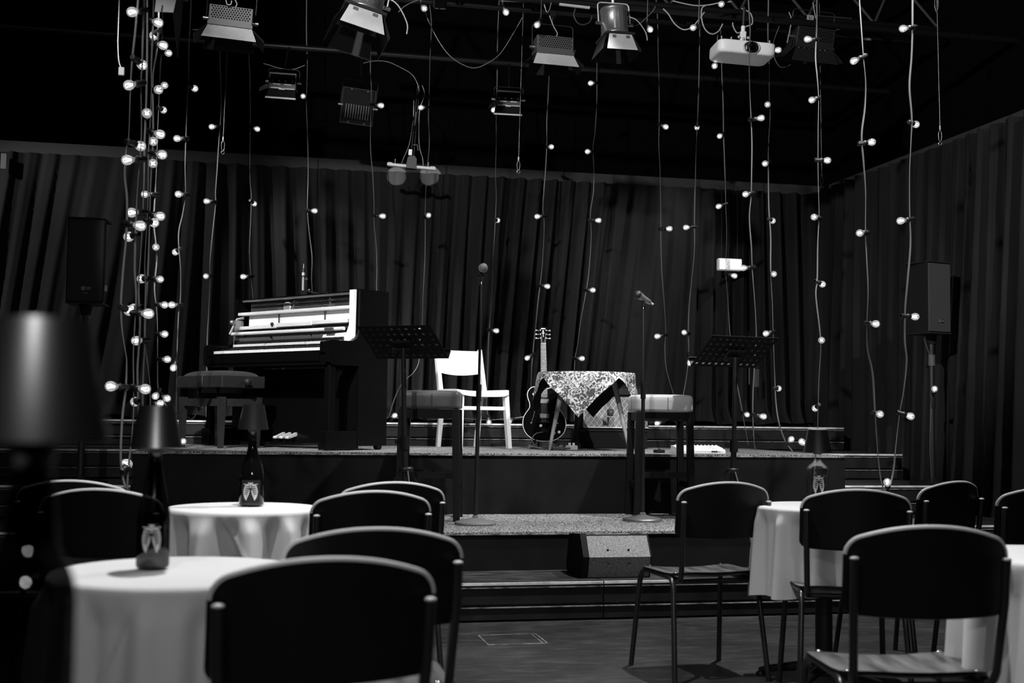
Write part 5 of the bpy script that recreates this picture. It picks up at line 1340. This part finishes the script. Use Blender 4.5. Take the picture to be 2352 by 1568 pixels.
# square lens of a lamp at the top edge
c = ony(1012, 8, 8.6)
t = thing('square_lamp', 'small square glass lamp at the top picture edge, right of the tilted spotlight', 'stage light', c, rot=(math.radians(20), 0, 0))
MB().box((0, .04, 0), (.095, .08, .085), b=.012).obj('housing', K['darkalu'], t); MB().box((0, -.004, 0), (.084, .008, .074), b=.004).obj('lens', K['lens'], t)

# pipes and truss
def pipe(label, a, b, r, m=None, nm='lighting_bar'):
    o = MB().cyl((0, 0, 0), b - a, r, seg=16).obj(nm, m or K['pipe']); o.location = a; return tag(o, label, 'pipe')
zb = ony(1400, 20, 8.6).z
pipe('black lighting bar carrying the projector along the top of the picture', Vector((-4.5, 8.6, zb + .02)), Vector((5.95, 8.6, zb + .02)), .026)
za = ony(800, 150, 10.6).z
pipe('dim rear lighting bar carrying the two small floods', Vector((-4.5, 10.6, za + .12)), Vector((5.95, 10.6, za + .12)), .026)
pipe('dim front lighting bar above the tilted spotlight', Vector((-4.5, 7.4, zb + .0)), Vector((1.1, 7.4, zb + .0)), .026)
T = thing('roof_truss', 'dark roof truss with slanting braces at the upper right', 'truss', (3.2, 9.3, ony(1840, 40, 9.3).z))
L3 = 2.6
MB().cyl((-2.4, 0, 0), (2.5, 0, -.0), .022, seg=12).obj('lower_chord', K['pipe'], T)
MB().cyl((-2.4, .4, 0.), (2.5, .4, 0.), .022, seg=12).obj('lower_chord', K['pipe'], T)
MB().cyl((-2.4, .2, .5), (2.5, .2, .5), .022, seg=12).obj('upper_chord', K['pipe'], T)
for k in range(8):
    x = -2.3 + k * .6
    MB().cyl((x, 0, 0), (x + .3, .2, .5), .012, seg=8).cyl((x + .3, .2, .5), (x + .6, 0, 0), .012, seg=8).obj('brace', K['batten'], T)
c = ony(1862, 38, 9.27)
o = MB().lathe([(.026, -.03), (.026, .03)], 20, 0, RY(PI / 2), (False, False)).obj('number_sticker', K['flap']); o.location = (c.x, 9.3, T.location.z); tag(o, 'pale sticker reading 63 wrapped round the truss tube at upper right', 'sticker')
def txt(s, size, par, M, m):
    cu = bpy.data.curves.new('digits', 'FONT'); cu.body = s; cu.size = size; cu.extrude = .0006; cu.align_x = 'CENTER'; cu.align_y = 'CENTER'
    tmp = bpy.data.objects.new('tmp', cu); COL.objects.link(tmp)
    dg = bpy.context.evaluated_depsgraph_get(); me = bpy.data.meshes.new_from_object(tmp.evaluated_get(dg)); bpy.data.objects.remove(tmp)
    me.materials.clear(); me.materials.append(m); o = inst(me, 'digits', par, M); return o
txt('63', .036, o, TR(0, -.0268, -.004) @ RX(PI / 2), K['printbg'])
pipe('thin bright conduit running from the truss sticker to the right', ony(1878, 37, 9.4), ony(1955, 43, 9.6), .008, K['alu'], 'conduit')
pipe('short bright rod below the truss at upper right', ony(1921, 68, 9.6), ony(1990, 57, 9.3), .006, K['alu'], 'conduit')
pipe('bright tube lying along the rig above the middle flood light', ony(1285, 10, 8.56), ony(1354, 18, 8.56), .011, K['flap'], 'conduit')
pipe('thin bright edge of a ceiling rail at the top beside the square lamp', ony(1150, 2, 8.9), ony(1215, 4, 8.9), .006, K['alu'], 'conduit')

# hanging wires with turnbuckle ends
def wire(label, top, end, Y, sw=True):
    a = ony(top[0], top[1], Y); b = ony(end[0], end[1], Y); l = (b - a).length
    t = thing('hanging_wire', label, 'wire', a, 0, 'suspension wires')
    d = (b - a); u = d / l
    MB().cyl((0, 0, 0), d - u * .13, .0028, seg=6).obj('cable', K['alu'], t)
    MB().cyl(d - u * .15, d - u * .12, .006, seg=8).obj('ferrule', K['flap'], t)
    e = d - u * .12
    MB().tube(smooth([e, e + Vector((.012, 0, -.025)), e + Vector((.010, 0, -.07)), e + Vector((0, 0, -.085)), e + Vector((-.010, 0, -.07)), e + Vector((-.012, 0, -.025)), e]), .003, 6).obj('turnbuckle', K['alu'], t)
    MB().lathe([(.013, -.004), (.016, 0), (.013, .004), (.010, 0), (.013, -.004)], 14, 0, TR(e + Vector((0, 0, -.10))) @ RX(PI / 2), (False, False)).obj('ring', K['steel'], t)
wire('thin suspension wire with turnbuckle beside the bulb string below the left flood light', (530, -60), (511, 356), 10.3)
wire('thin suspension wire ending in a ring left of the middle flood light', (1205, -80), (1190, 400), 10.3)
wire('thin suspension wire with turnbuckle over the right side curtain', (2149, -120), (2160, 336), 8.0)
wire('thin suspension wire with ring at the corner where the two curtains meet', (1881, -40), (1888, 434), 10.6)
t = thing('shackle', 'small steel shackle hanging at the top right above the suspension wire', 'shackle', ony(2151, 14, 7.95))
MB().tube(smooth([(-.012, 0, .05), (-.013, 0, 0), (-.004, 0, -.04), (.004, 0, -.04), (.013, 0, 0), (.012, 0, .05)]), .003, 6).obj('loop', K['alu'], t)
t = thing('cable_box', 'small hanging lead with a box end left of the bulb cluster near the top', 'cable', ony(272, 60, 7.4))
MB().tube(smooth([(0, 0, .25), (0, 0, 0), (0, 0, -.1), (.008, 0, -.2), (.02, 0, -.24)]), .004, 6).obj('lead', K['cord'], t); MB().box((.025, 0, -.265), (.034, .02, .05), b=.004).obj('box', K['tape'], t)

# loose cables over the rig
def cab(label, Y, pts, r=.005, m='palecable', nm='cable'):
    W = [ony(x, y, Y) for x, y in pts]
    o = MB().tube(smooth([w - W[0] for w in W]), r, 6).obj(nm, K[m]); o.location = W[0]; return tag(o, label, 'cable')
cab('thin cable sagging in a long bow between the rig and the middle', 8.7, vert(975, 22, 985, 50, 1005, 90, 1030, 125, 1060, 147, 1090, 156, 1120, 145, 1150, 122, 1180, 75, 1200, 40), .004, 'alu')
cab('pale cable sagging right of the round spotlight up to a bulb', 8.3, vert(1523, 20, 1535, 32, 1550, 55, 1570, 68, 1590, 62, 1605, 45, 1618, 28), .005)
cab('pale cable loop above the left side of the projector', 8.3, vert(1622, 12, 1612, 20, 1612, 45, 1620, 68, 1635, 78, 1650, 72, 1660, 55), .005)
cab('pale cable running along the rig toward the top bulb', 8.4, vert(1545, 2, 1570, 8, 1600, 13, 1630, 11, 1655, 6, 1680, 4), .005)
cab('thin cable joining the round spotlight to the rig on its right', 8.2, vert(1448, 61, 1465, 57, 1480, 45, 1500, 25, 1505, 15), .004, 'alu')
cab('thin cable curling under the projector on its right', 8.6, vert(1790, 60, 1776, 100, 1778, 130, 1790, 152, 1805, 154, 1816, 148), .003, 'alu')
cab('thin cable curling beside the dark flood light', 8.6, vert(1812, 28, 1818, 45, 1814, 70, 1808, 98), .004, 'palecable')
cab('thin cable crossing the rig left of the square lamp', 8.6, vert(915, 28, 930, 14, 950, 4, 962, 0), .004, 'alu')
cab('coiled black cable hung on the bar left of the round spotlight', 8.5, vert(1322, 20, 1318, 35, 1326, 52, 1340, 57, 1355, 50, 1360, 36), .006, 'cable')
cab('pale lead hanging on the bar left of the middle flood light', 8.4, vert(1250, 10, 1256, 28, 1262, 22, 1266, 6), .004, 'alu')
cab('thin loop of wire over the upper left flood light', 7.8, vert(519, 0, 522, 10, 530, 10, 532, 2), .004, 'palecable')
cab('thin lead from the left flood light toward the bulb cluster', 7.9, vert(442, 68, 455, 68, 468, 66, 482, 62), .003, 'alu')
cab('thin lead of the small left rear flood light along the rear bar', 10.5, vert(605, 146, 620, 150, 640, 156, 670, 160, 700, 150), .004, 'alu')
cab('faint cable arching above the white bar light boom', 10.5, vert(835, 145, 860, 140, 890, 142, 920, 155, 945, 170, 958, 190, 963, 210), .004, 'alu')
cab('black cable lying over the carpet below the small side table', 9.15, vert(1210, 1030, 1222, 1026, 1240, 1029, 1262, 1031, 1290, 1030, 1310, 1029), .005, 'cable', 'instrument_cable')
cab('cable looping down from the guitar jack', 9.55, vert(1246, 992, 1232, 995, 1223, 1005, 1225, 1018, 1238, 1027), .004, 'alu', 'instrument_cable')
cab('dark cable hanging over the stage edge behind the pale stool', 8.405, vert(1558, 1045, 1564, 1056, 1566, 1064, 1560, 1072, 1552, 1078), .003, 'alu')
for i, (sx, sy, bx, by, Yb, lab) in enumerate(((1154, 12, 1162, 28, 8.5, 'single bulb on the rig right of the square lamp'), (1486, 54, 1493, 67, 8.5, 'single bulb on the rig right of the round spotlight'), (1604, 60, 1591, 64, 8.28, 'single bulb on the rig above the matching pair of strings'),
        (1666, 4, 1656, 10, 8.38, 'single bulb on the rig at the top edge above the projector'), (1646, 140, 1641, 152, 8.6, 'single bulb under the left end of the projector'), (966, 10, 974, 19, 8.6, 'single bulb beside the square lamp'), (850, 5, 867, 9, 7.3, 'single bulb at the top edge beside the tilted spotlight'), (1242, 45, 1233, 58, 8.45, 'single dim bulb left of the middle flood light'))):
    string(lab, Yb, [(sx + 2, sy - 60), (sx + 1, sy - 20), (sx, sy), (sx - 1, sy + 3)], [(sx, sy, bx, by)], .004, None, 'single bulbs on the rig')
